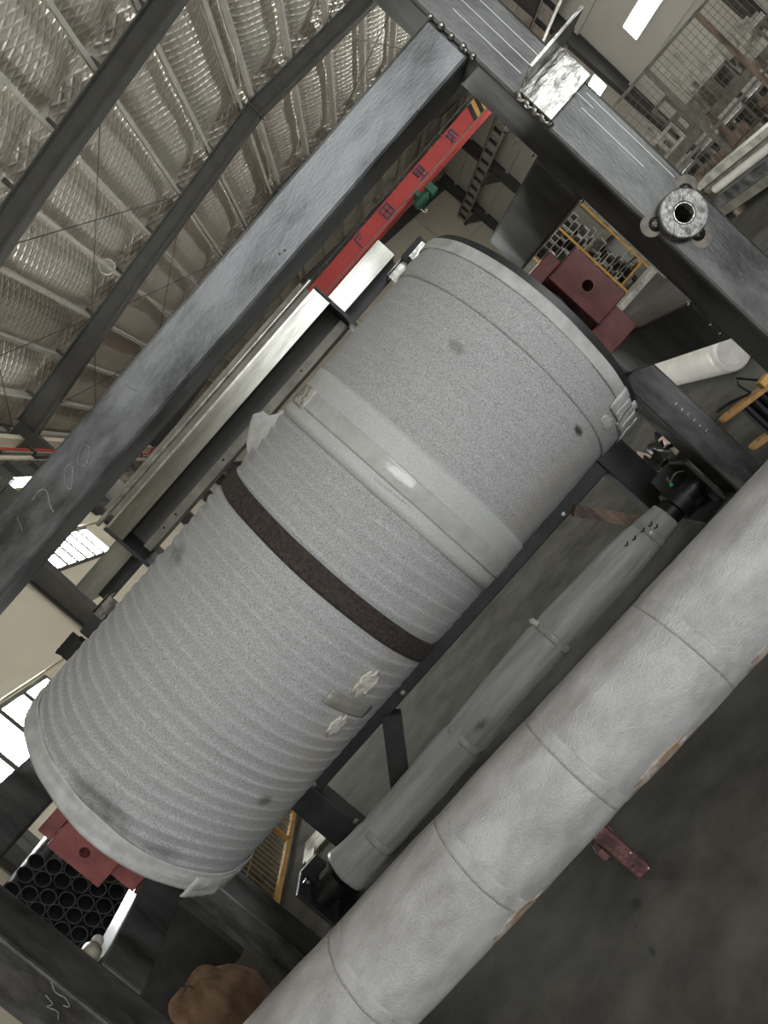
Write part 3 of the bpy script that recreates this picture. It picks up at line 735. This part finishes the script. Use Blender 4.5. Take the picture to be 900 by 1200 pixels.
smooth_angle(MB().lathe((-0.03, YS-0.02, zs(0)+0.115), (-0.2, 0, 1), [(0, 0.02), (0.02, 0.016), (0.035, 0.02), (0.05, 0.006)], 10).build('tape_knot', TORN, sr))
for (xa, xb) in ((0.83, 1.09), (-1.92, -1.70)):
    smooth_angle(MB().lathe((xa, YS, 0.15), (1, 0, 0), [(0, 0.001), (0, 0.07), (0.08, 0.07), (0.085, 0.095), (0.16, 0.095), (0.165, 0.06), (xb-xa, 0.06), (xb-xa, 0.001)], 28).build('journal', BLACK, sr))
for (x, z) in ((0.64, 0.235), (0.59, 0.245), (0.70, 0.23), (0.75, 0.22), (0.76, 0.19)):
    smooth_angle(MB().tube([(x-0.012, YS-0.092, z-0.004), (x, YS-0.098, z-0.012), (x+0.014, YS-0.094, z)], 0.004, 6).build('ink_tick', BLACK, sr))
stains(FOAMS, [((-0.19, -0.10, 0.02), (0.07, 0.08, 0.03), 0.9)], (80, 80, 78))
# bearing brackets holding the journals
for (x, s, l) in ((1.02, 1, 'black journal bracket with a green tag at the tapered end of the thin roller'), (-1.88, -1, 'black journal bracket at the loose cut end of the thin roller')):
    o = empty('journal_bracket', (x, YS, 0), l, 'bracket')
    xs_ = x+0.08 if s > 0 else x-0.06
    box('side_plate', xs_-0.01, xs_+0.01, YS-0.12, YS+0.12, 0, 0.30, DARK, o, 0.004)
    box('foot', x-0.08, x+0.10, YS-0.14, YS+0.14, 0, 0.02, DARK, o)
    box('top_plate', x-0.06, x+0.07, YS+0.10, YS+0.12, 0.02, 0.30, DARK, o)
    smooth_angle(MB().lathe((x-0.02, YS-0.02, 0.262), (0, 0, 1), [(0, 0.001), (0, 0.012), (0.03, 0.012), (0.032, 0.001)], 10).build('set_screw', WELD, o))
    if s > 0:
        smooth_angle(MB().lathe((x-0.04, YS-0.06, 0.258), (0, 0, 1), [(0, 0.001), (0, 0.012), (0.014, 0.009), (0.018, 0.001)], 10).build('green_tag', mat('bright_green', (30, 150, 90), 0.4), o))
        MB().tube([(x-0.03, YS-0.06, 0.275), (x, YS-0.07, 0.29), (x+0.03, YS-0.06, 0.285), (x+0.06, YS-0.05, 0.26)], 0.004, 6).build('wire', PARTD, o)

# ------------------------------------------------------------------ foreground wrapped pipe and trestles
YP, RP = 2.30, 0.193
def ZP(x): return 0.412-0.0135*(x+0.3)
def prad(x, t):
    r = RP
    for xr in (0.255, -0.255, -0.69, -1.2): r -= 0.003*math.exp(-((x-xr)/0.03)**2)
    r += 0.004*noise.noise(Vector((x*1.6, math.cos(t)*1.4, math.sin(t)*1.4+4)))
    r += 0.0025*noise.noise(Vector((x*9, math.cos(t)*6, math.sin(t)*6)))
    if abs(t) < PI/1.0: r += 0.004*math.exp(-((t-0.9)/0.12)**2)
    return r
pp = empty('wrapped_pipe', (-0.3, YP, 0.21), 'long pale foam-wrapped pipe on red oxide trestles over the bare floor', 'pipe')
vv = []; ff = []; NX, NT = 220, 72; xa, xb = -2.2, 1.5
for i in range(NX+1):
    x = xa+(xb-xa)*i/NX
    for j in range(NT):
        t = 2*PI*j/NT; tt = t if t < PI else t-2*PI
        r = prad(x, tt); vv.append((x, YP-r*math.cos(t), ZP(x)+r*math.sin(t)))
for i in range(NX):
    for j in range(NT): ff.append((i*NT+j, i*NT+(j+1) % NT, (i+1)*NT+(j+1) % NT, (i+1)*NT+j))
mesh('foam_wrap', vv, ff, FOAMP, pp, True)
for x in (xa, xb):
    smooth_angle(MB().lathe((x-0.03, YP, ZP(x)), (1, 0, 0), [(0, 0.15), (0, 0.18), (0.06, 0.18), (0.06, 0.15), (0, 0.15)], 36).build('pipe_end', PIPE, pp))
for xr in (0.255, -0.255, -0.69, -1.2):
    shell('tape_band', xr-0.026, xr+0.026, -PI, PI, YP, ZP, lambda x, t: prad(x, t)+0.0003+0.0006*noise.noise(Vector((x*30, t*9, 2))), FOAMP, pp, 4, 72, 0.0006)
for (x0, x1, t0, t1) in ((-0.21, 0.05, -1.04, -0.58), (-0.84, -0.62, -1.06, -0.62), (0.30, 0.56, -1.04, -0.58)):
    shell('kraft_patch', x0, x1, t0, t1, YP, ZP, lambda x, t: prad(x, t)+0.0012, KRAFT, pp, 10, 10, 0.001, ell)
def trestle(x, label):
    o = empty('trestle', (x, 2.5, 0), label, 'trestle', 'red oxide trestles under the pipe')
    zt = ZP(x)-RP-0.006
    box('cross_bar', x-0.03, x+0.03, 2.313, 2.78, 0.145, zt, REDB, o, 0.005)
    box('leg', x-0.028, x+0.028, 2.262, 2.312, 0, zt, REDB, o, 0.008); box('leg', x-0.028, x+0.028, 2.715, 2.765, 0, 0.143, REDB, o, 0.004)
    box('stop_lug', x-0.055, x-0.031, 2.26, 2.31, 0.13, 0.17, REDB, o, 0.004)
    for (yy, zz) in ((2.261, 0.012), (2.261, 0.09)):
        smooth_angle(MB().lathe((x+0.02, yy, zz), (0, -1, 0), [(0, 0.0035), (0.001, 0.003), (0.0012, 0.001)], 6).build('paint_chip', TORN, o))
    return o
trestle(-0.385, 'short red oxide trestle leg standing beside the dark oil spot')
trestle(1.1, 'short red oxide trestle under the pipe beside the machine post'); trestle(-1.95, 'short red oxide trestle under the pipe end by the stacked dark pipes')
# oil spots on the floor (thin stains)
def stain(x, y, a, b, name='oil_spot', label='dark round oil spot on the concrete floor'):
    vv = [(x, y, 0.0012)]; n = 20
    for i in range(n):
        t = 2*PI*i/n; k = 1+0.18*noise.noise(Vector((math.cos(t)*1.5+x*9, math.sin(t)*1.5, y)))
        vv.append((x+a*k*math.cos(t), y+b*k*math.sin(t), 0.0012))
    o = mesh(name, vv, [(0, 1+i, 1+(i+1) % n) for i in range(n)], mat('oil', (24, 24, 23), 0.4), fl, False)
stain(-0.468, 2.205, 0.018, 0.025); stain(-0.50, 2.02, 0.008, 0.02); stain(-0.36, 2.36, 0.006, 0.006); stain(-0.50, 2.14, 0.006, 0.006); stain(0.2, 1.9, 0.01, 0.02)

# ================================================================== AROUND THE MACHINE
# black ribbed cable pack clamped between two wooden slats
o = empty('cable_pack', (1.8, 3.75, 0), 'upright black cables packed between two pale wooden slats on the floor', 'cable pack')
def slat(z, x0, y0, x1, y1):
    mb = MB(); d = Vector((x1-x0, y1-y0, 0)).normalized(); n = Vector((-d.y, d.x, 0)); pts = []
    for k in range(9):
        a = PI/2+PI*k/8; pts.append(Vector((x0, y0, 0))+n*0.035*math.sin(a)+d*0.05*math.cos(a))
    pts += [Vector((x1, y1, 0))-n*0.035, Vector((x1, y1, 0))+n*0.035]
    m_ = len(pts); mb.add([(p.x, p.y, z) for p in pts]+[(p.x, p.y, z+0.024) for p in pts], [tuple(range(m_-1, -1, -1)), tuple(range(m_, 2*m_))]+[(k, (k+1) % m_, m_+(k+1) % m_, m_+k) for k in range(m_)])
    q = mb.build('slat', WOOD, o)
    cut(q, (x0+d.x*0.01, y0+d.y*0.01, z-0.02), (x0+d.x*0.01, y0+d.y*0.01, z+0.06), 0.016, 16)
slat(0.225, 1.50, 3.99, 2.1, 3.52); slat(0.0, 1.50, 3.99, 2.1, 3.52)
for k in range(14):
    x = 1.58+0.0394*k; y = 3.945-0.0308*k
    cyl('cable', (x, y, 0.025), (x, y, 0.224), 0.026, BLACK, o, 12)
    if k % 3 == 0: cyl('tie_rod', (x-0.03, y-0.018, 0.025), (x-0.03, y-0.018, 0.224), 0.006, PIPE, o, 6)
box('lever', 1.66, 1.73, 3.80, 3.85, 0.25, 0.29, YEL, o, 0.006); box('knob', 1.77, 1.80, 3.73, 3.76, 0.25, 0.285, BLACK, o, 0.008)
MB().tube([(1.62, 3.91, 0.258), (1.56, 3.97, 0.28), (1.50, 4.06, 0.27), (1.53, 4.1, 0.26), (1.60, 3.98, 0.256), (1.63, 3.9, 0.258)], 0.007, 8).build('loose_cable', BLACK, o)
MB().tube([(1.63, 3.89, 0.258), (1.63, 3.93, 0.32), (1.66, 3.95, 0.35), (1.69, 3.84, 0.28)], 0.007, 8).build('loose_cable', BLACK, o)
# white wrapped roll on the floor
o = empty('white_roll', (2.27, 5.9, 0), 'smooth white film-wrapped roll lying on the bare floor', 'roll')
smooth_angle(MB().lathe((2.27, 5.13, 0.15), (0, 1, 0), [(0.012, 0.001), (0.0, 0.04), (0, 0.135), (0.012, 0.149), (0.06, 0.15), (1.7, 0.15), (1.72, 0.14), (1.72, 0.001)], 48).build('film', WHITE, o), 50)
smooth_angle(MB().lathe((2.27, 5.128, 0.15), (0, 1, 0), [(0, 0.001), (0, 0.10), (0.008, 0.11)], 40).build('end_cap', mat('white_cap', (206, 205, 198), 0.4, c2=(178, 176, 168), nscale=8), o))
o = empty('hose_end', (1.66, 5.0, 0), 'short bent black hose end on the floor near the white roll', 'hose')
MB().tube([(1.60, 4.95, 0.012), (1.62, 4.97, 0.07), (1.68, 5.0, 0.07), (1.69, 5.03, 0.012)], 0.012, 8).build('hose', BLACK, o)
# stacked dark pipes, ends toward the camera
PM = None
cnt = 0
for rw in range(11):
    for k in range(9):
        x = -3.9 - 0.075*(rw % 2) - 0.152*k; z = 0.075 + 0.131*rw
        if x < -4.74 or (rw > 8 and k < rw-8): continue
        y = 5.9+0.05*random.random()
        if PM is None:
            mb = MB().lathe((0, 0, 0), (0, 1, 0), [(0, 0.062), (0, 0.074), (3.0, 0.074), (3.0, 0.062), (0, 0.062)], 20)
            PM = bpy.data.meshes.new('steel_pipe'); PM.from_pydata(mb.v, [], mb.f); PM.materials.append(PIPE); PM.shade_smooth()
            PM.set_sharp_from_angle(angle=rad(40))
        tag(link('steel_pipe', PM, (x, y, z)), 'dark hollow steel pipe '+('resting on the floor under' if rw == 0 else 'in the topmost layer of' if rw == 10 else 'buried within')+' the stack by the cream wall', 'pipe', 'stacked dark steel pipes '+('on the floor' if rw == 0 else 'on top' if rw == 10 else 'within')); cnt += 1
for x in (-3.86, -5.1):
    pass
o = empty('pipe_stake', (-3.82, 7.2, 0), 'upright steel stake holding the pipe stack', 'stake', 'pipe stack stakes')
box('upright', -3.81, -3.73, 7.1, 7.2, 0, 1.5, DARK, o, 0.006); box('foot', -3.81, -3.45, 7.1, 7.2, 0, 0.03, DARK, o)
# yellow mesh cage panel
o = empty('yellow_mesh_panel', (-2.58, 5.4, 0), 'yellow framed wire mesh panel standing behind the big roller', 'mesh panel')
for (a, b) in (((-2.58, 4.7, 0.04), (-2.58, 6.1, 0.04)), ((-2.58, 4.7, 0.86), (-2.58, 6.1, 0.86)), ((-2.58, 4.72, 0.02), (-2.58, 4.72, 0.88)), ((-2.58, 6.08, 0.02), (-2.58, 6.08, 0.88)), ((-2.58, 5.6, 0.04), (-2.58, 5.6, 0.86))):
    MB().bar(a, b, 0.035, 0.035).build('frame_bar', YEL, o)
w = None
for i in range(20):
    y = 4.77+0.066*i
    if w is None: w = cyl('wire', (-2.58, y, 0.05), (-2.58, y, 0.85), 0.003, mat('brassy_wire', (190, 160, 92), 0.4, 0.5), o, 6)
    else: copy(w, (-2.58, y, 0.45), o)
for z in (0.3, 0.58): cyl('wire', (-2.585, 4.74, z), (-2.585, 6.06, z), 0.003, MATS['brassy_wire'], o, 6)
# dark crates behind mesh
for (x, y, s, l) in ((-3.3, 5.2, 0.5, 'dark steel bin standing behind the yellow mesh panel'),):
    o = empty('steel_bin', (x, y, 0), l, 'bin')
    mb = MB(); mb.box(x-0.35, x+0.35, y-0.5, y-0.48, 0, 0.7); mb.box(x-0.35, x+0.35, y+0.4, y+0.42, 0, 0.7); mb.box(x-0.35, x-0.33, y-0.48, y+0.4, 0, 0.7); mb.box(x+0.33, x+0.35, y-0.48, y+0.4, 0, 0.7); mb.box(x-0.33, x+0.33, y-0.48, y+0.4, 0, 0.03)
    mb.build('shell', DARK, o); box('rim', x-0.37, x+0.37, y-0.52, y-0.46, 0.7, 0.74, DARK, o)
# brown sack
vv = []; ff = []; NU, NV = 72, 32
for i in range(NU):
    for j in range(NV+1):
        t = 2*PI*i/NU; f = j/NV; ph = f*PI/2
        n = 0.05*noise.noise(Vector((math.cos(t)*2.2, math.sin(t)*2.2, f*3)))+0.03*abs(noise.noise(Vector((math.cos(t)*5, math.sin(t)*5, f*3))))
        r = (math.cos(ph)**0.7)*(0.25)+n*(1-f*0.6)
        vv.append((-2.80+r*math.cos(t)*1.0, 3.92+r*math.sin(t)*0.75, max(0.0, 0.36*math.sin(ph)**0.8+n*f)))
for i in range(NU):
    for j in range(NV): a = i*(NV+1)+j; b = ((i+1) % NU)*(NV+1)+j; ff.append((a, b, b+1, a+1))
tag(mesh('brown_sack', vv, ff, CLOTH, None, True), 'crumpled brown cloth sack slumped on the floor', 'sack')
# milky bottle lying on the lower left side beam
o = empty('plastic_bottle', (-2.12, 2.8, 1.04), 'milky plastic bottle lying on the side beam by the chalked post', 'bottle')
smooth_angle(MB().lathe((-2.115, 2.715, 1.082), (0, 1, 0), [(0, 0.001), (0, 0.034), (0.008, 0.04), (0.075, 0.04), (0.095, 0.02), (0.11, 0.018), (0.11, 0.001)], 20).build('bottle_body', PLASTIC, o), 50)
smooth_angle(MB().lathe((-2.115, 2.826, 1.082), (0, 1, 0), [(0, 0.001), (0, 0.024), (0.03, 0.024), (0.032, 0.001)], 16).build('cap', WHITE, o))
# caster trolley wheel under left rear
o = empty('caster_wheel', (-2.1, 4.6, 0), 'small steel caster wheel on the floor beside the yellow mesh', 'wheel')
smooth_angle(MB().lathe((-2.12, 4.6, 0.05), (1, 0, 0), [(0, 0.012), (0, 0.05), (0.035, 0.05), (0.035, 0.012), (0, 0.012)], 24).build('tyre', PARTD, o))
mb = MB(); mb.box(-2.13, -2.122, 4.57, 4.63, 0.04, 0.13); mb.box(-2.083, -2.075, 4.57, 4.63, 0.04, 0.13); mb.box(-2.14, -2.065, 4.55, 4.65, 0.13, 0.14); mb.build('fork', GALV, o)
o = box('zinc_plate', -2.35, -2.10, 4.95, 5.25, 0.0, 0.03, GALV, None, 0.004); tag(o, 'small flat zinc plate on the floor behind the stand', 'plate')
# torn plastic litter at right end of the roller
o = empty('plastic_litter', (1.22, 4.75, 0), 'heap of torn plastic film on the floor behind the machine leg', 'litter')
random.seed(3)
for k in range(9):
    cx = 1.15+0.35*random.random(); cy = 4.75+0.3*random.random(); vv = []; ff = []
    for i in range(5):
        for j in range(5):
            vv.append((cx+(i-2)*0.05+0.03*random.random(), cy+(j-2)*0.05, max(0.003, 0.08+0.09*noise.noise(Vector((i*0.8+k*3, j*0.8, k)))+0.1*random.random()*(k % 3)*0.5)))
    for i in range(4):
        for j in range(4): a = i*5+j; ff.append((a, a+5, a+6, a+1))
    p = mesh('film_scrap', vv, ff, (WHITE, BLACK, mat('pinkish_film', (214, 186, 176), 0.4))[k % 3], o, True)
    sm = p.modifiers.new('thick', 'SOLIDIFY'); sm.thickness = 0.003

# ================================================================== RIGHT-HAND STORAGE
random.seed(11)
# mesh fence
FY = 11.0
o = empty('mesh_fence', (7.4, FY, 0), 'tall wire mesh fence in front of the shelving', 'fence')
for x in (5.0, 6.93, 8.0, 9.9): box('post', x-0.03, x+0.03, FY-0.03, FY+0.03, 0, 2.25, PARTD if x != 8.0 else DIRTW, o)
for a, b in ((5.03, 6.90), (6.96, 7.97), (8.03, 9.87)):
    for z in (2.2, 0.9): box('rail', a, b, FY-0.02, FY+0.02, z, z+0.045, PARTD, o)
    mb = MB(); x = a+0.1
    while x < b: mb.box(x-0.0025, x+0.0025, FY-0.0025, FY+0.0025, 0.1, 2.2); x += 0.1
    z = 0.1
    while z < 2.2: mb.box(a, b, FY-0.005, FY+0.003, z-0.0025, z+0.0025); z += 0.1
    tag(mb.build('wire_mesh', PARTD, o), kind='stuff')
# shelving
o = empty('steel_shelving', (8.0, 13.4, 0), 'long grey steel shelving unit behind the mesh fence', 'shelving')
for x in (5.9, 7.1, 8.35, 9.6, 10.9):
    for y in (12.95, 13.9): box('upright', x-0.04, x+0.04, y-0.04, y+0.04, 0, 1.05, DIRTW if y < 13 else PARTD, o)
for a, b in ((5.94, 7.06), (7.14, 8.31), (8.39, 9.56), (9.64, 10.86)):
    box('shelf_front', a, b, 12.92, 12.96, 0.90, 1.08, PARTD, o); box('shelf', a, b, 12.97, 13.9, 1.05, 1.08, PARTD, o)
    box('shelf', a, b, 12.97, 13.9, 0.3, 0.33, PARTD, o)
def weldment(x, y, z, w, h, mt, rot=0):
    o = bpy.data.objects.new('steel_weldment', None); return o
WK = []
for kind in range(4):
    mb = MB()
    if kind == 0:      # ladder bracket
        mb.box(-0.3, 0.3, -0.03, 0.03, 0, 0.06); mb.box(-0.3, 0.3, -0.03, 0.03, 0.3, 0.36)
        for k in range(4): mb.box(-0.29+0.18*k, -0.23+0.18*k, -0.025, 0.025, 0.06, 0.3)
    elif kind == 1:    # tall frame
        mb.box(-0.2, -0.14, -0.03, 0.03, 0, 0.75); mb.box(0.14, 0.2, -0.03, 0.03, 0, 0.75)
        for z in (0.0, 0.34, 0.69): mb.box(-0.14, 0.14, -0.03, 0.03, z, z+0.06)
    elif kind == 2:    # box with window
        mb.box(-0.2, 0.2, -0.2, 0.2, 0, 0.05); mb.box(-0.2, -0.15, -0.2, 0.2, 0.05, 0.32); mb.box(0.15, 0.2, -0.2, 0.2, 0.05, 0.32); mb.box(-0.2, 0.2, -0.2, 0.2, 0.32, 0.37)
    else:              # channel stack
        mb.box(-0.28, 0.28, -0.12, 0.12, 0, 0.02); mb.box(-0.28, 0.28, -0.12, -0.10, 0.02, 0.16); mb.box(-0.28, 0.28, 0.10, 0.12, 0.02, 0.16); mb.box(-0.22, 0.24, -0.1, 0.1, 0.17, 0.22); mb.box(-0.2, 0.1, -0.08, 0.1, 0.22, 0.3)
    for mt in (PART, PARTD):
        me = bpy.data.meshes.new('steel_weldment'); me.from_pydata(mb.v, [], mb.f); me.materials.append(mt); WK.append(me)
LW = ['ladder-like', 'tall open-frame', 'box-shaped', 'channel-shaped']
def weld(k, loc, place, grp, rz):
    me = WK[k]; tone = 'pale grey' if k % 2 == 0 else 'dull grey'
    tag(link('steel_weldment', me, loc, None, (0, 0, rz)), f'{tone} {LW[k//2]} steel part {place}', 'steel part', grp)
x = 6.3
while x < 10.8:
    for y in (13.2, 13.66):
        k = random.randrange(8); weld(k, (x+random.uniform(-.05, .05), y, 1.08), 'standing on the fenced shelving', 'steel parts on the fenced shelving', random.uniform(-.1, .1))
        if k//2 >= 2:
            t = 0.37 if k//2 == 2 else 0.30
            weld(random.choice((0, 2, 6)), (x, y, 1.08+t), 'stacked high on the fenced shelving', 'steel parts stacked on the fenced shelving', random.uniform(-.2, .2))
    x += 0.68
x = 6.3
while x < 10.8:
    k = random.choice((1, 5, 7, 5)); weld(k, (x, 13.25, 0.33), 'on the lower fenced shelf', 'steel parts on the lower fenced shelf', 0); x += 0.62
x = 6.2
while x < 11.5:
    k = random.randrange(8); weld(k, (x, 15.0+random.uniform(-.2, .2), 0.0), 'on the floor behind the shelving', 'steel parts behind the shelving', random.uniform(-.4, .4)); x += 0.7
# grey cupboard between fence & shelves? low crates
for i, (x, l) in enumerate(((6.4, 'brown timber crate on the floor by the fence post'), (7.45, 'brown timber crate between the two fence posts'), (8.9, 'brown timber crate beside the rusty fence post'))):
    o = empty('timber_crate', (x, 11.9, 0), l, 'crate')
    for k in range(4): box('slat', x-0.35, x+0.35, 11.6, 11.62, 0.04+0.15*k, 0.16+0.15*k, DIRTW, o)
    for s in (-1, 1): box('corner_post', x+s*0.33-0.03, x+s*0.33+0.03, 11.62, 11.68, 0, 0.64, DIRTW, o)
    for k in range(4):
        for s in (-1, 1): box('side_slat', x+s*0.36-0.01, x+s*0.36+0.01, 11.63, 12.2, 0.04+0.15*k, 0.16+0.15*k, DIRTW, o)
    box('crate_base', x-0.34, x+0.34, 11.62, 12.2, 0.0, 0.04, DIRTW, o)
# long tubes lying along the hall in front of the fence
def ltube(x, z, r, mt, label, grp=None, y0=3.5, y1=10.7):
    o = MB().lathe((x, y0, z), (0, 1, 0), [(0, r*0.8), (0, r), (y1-y0, r), (y1-y0, r*0.8), (0, r*0.8)], 20).build('long_tube', mt)
    smooth_angle(o); return tag(o, label, 'tube', grp)
def lbar(x0, x1, z0, z1, mt, label, grp=None, y0=3.5, y1=10.7):
    mb = MB(); t = 0.012; mb.box(x0, x1, y0, y1, z0, z0+t); mb.box(x0, x1, y0, y1, z1-t, z1); mb.box(x0, x0+t, y0, y1, z0+t, z1-t); mb.box(x1-t, x1, y0, y1, z0+t, z1-t)
    return tag(mb.build('box_section', mt), label, 'steel section', grp)
for i in range(3): tag(box('timber_bearer', 5.7, 7.6, 5.0+2.4*i, 5.1+2.4*i, 0, 0.08, DIRTW), 'timber bearer on the floor under the long steel sections', 'timber', 'bearers under the long sections')
lbar(5.75, 5.99, 0.08, 0.20, PARTD, 'grey flat box section lowest on the bearers at the aisle side')
lbar(5.82, 6.06, 0.20, 0.34, STEEL, 'dark steel box section lying on the flat grey section')
lbar(6.09, 6.34, 0.08, 0.22, STEEL, 'dark steel box section lying between the aisle section and the tubes', 'inner dark box sections')
lbar(6.09, 6.34, 0.22, 0.36, STEEL, 'dark steel box section lying between the aisle section and the tubes', 'inner dark box sections')
ltube(6.0, 0.40, 0.058, WHITE, 'slender white film-wrapped tube on top of the dark box sections', y1=10.3)
ltube(6.17, 0.435, 0.07, PARTD, 'thick dull grey tube lying beside the white-wrapped tube')
ltube(6.33, 0.425, 0.062, PART, 'pale grey tube lying at the back of the long sections')
lbar(6.05, 6.30, 0.51, 0.60, PART, 'pale grey flat section topmost on the long tubes')
for i in range(4):
    for j in range(5):
        ltube(6.55+0.115*j+0.057*(i % 2), 0.137+0.1*i, 0.056, PIPE if (i+j) % 3 else PARTD, 'steel tube in the deep bundle behind the long sections', 'bundle of steel tubes', y1=10.5)
for i in range(7):
    o = box('ribbed_sheet', 7.7, 8.6, 8.6, 10.5, 0.1+0.09*i, 0.13+0.09*i, PIPE, None); tag(o, 'dark steel sheet in the spaced pile by the fence', 'sheet', 'spaced pile of steel sheets')
    if i < 6:
        for x in (7.72, 8.5): pass
for x in (7.74, 8.56):
    tag(box('pile_spacer', x-0.02, x+0.02, 8.55, 8.595, 0.0, 0.7, PART), 'upright pale spacer bar at the end of the sheet pile', 'bar', 'sheet pile spacers')
for x in (7.8, 8.5): tag(box('timber_bearer', x-0.04, x+0.04, 8.6, 10.5, 0, 0.1, DIRTW), 'timber bearer on the floor under the spaced sheet pile', 'timber', 'bearers under the sheet pile')

# yellow rack
o = empty('yellow_rack', (5.7, 13.4, 0), 'yellow steel rack cage loaded with pale profiles behind the bearing block', 'rack')
for x in (4.6, 5.26, 5.82):
    for y in (13.0, 14.2): box('upright', x-0.016, x+0.016, y-0.016, y+0.016, 0, 2.0, YEL, o)
for y in (13.0, 14.2):
    for z in (0.2, 1.95):
        for a, b in ((4.62, 5.24), (5.28, 5.80)): box('cross_rail', a, b, y-0.012, y+0.012, z, z+0.03, YEL, o)
for x in (4.6, 5.82): 
    for z in (0.2, 1.95): box('side_rail', x-0.02, x+0.02, 13.025, 14.175, z, z+0.05, YEL, o)
box('deck', 4.63, 5.79, 13.03, 14.17, 0.16, 0.195, PARTD, o); box('shelf_deck', 4.63, 5.79, 13.03, 14.17, 1.06, 1.095, PARTD, o)
random.seed(5)
for zb in (0.197, 1.097):
    z = zb; n = 0
    while z < zb+0.78:
        hh = random.choice((0.06, 0.09, 0.12)); x0 = 4.66
        while x0 < 5.6:
            w_ = random.choice((0.14, 0.2, 0.26)); w_ = min(w_, 5.78-x0)
            mb = MB(); t = 0.012; ya = 13.05+random.uniform(0, .12); yb = 14.1
            mb.box(x0, x0+w_-0.01, ya, yb, z, z+t); mb.box(x0, x0+t, ya, yb, z+t, z+hh-0.002); mb.box(x0+w_-0.01-t, x0+w_-0.01, ya, yb, z+t, z+hh-0.002)
            q = random.randrange(4); tone = ('pale grey', 'dull grey', 'pale grey', 'white')[q]; deck = 'on the bottom deck' if zb < 1 else 'on the upper shelf'
            wid = {0.14: 'narrow', 0.2: 'middling', 0.26: 'wide'}.get(w_, 'slim')
            tag(mb.build('profile', (PART, PARTD, PART, WHITE)[q]), f'{wid} {tone} channel profile {deck} of the yellow rack', 'profile', f'profiles {deck} of the yellow rack'); x0 += w_
        z += hh
for i in range(3):
    tag(box('pallet_board', 4.4, 6.2, 12.2+0.2*i, 12.35+0.2*i, 0.0, 0.1, PART), 'pale board lying on the floor before the yellow rack', 'board', 'boards before the yellow rack')
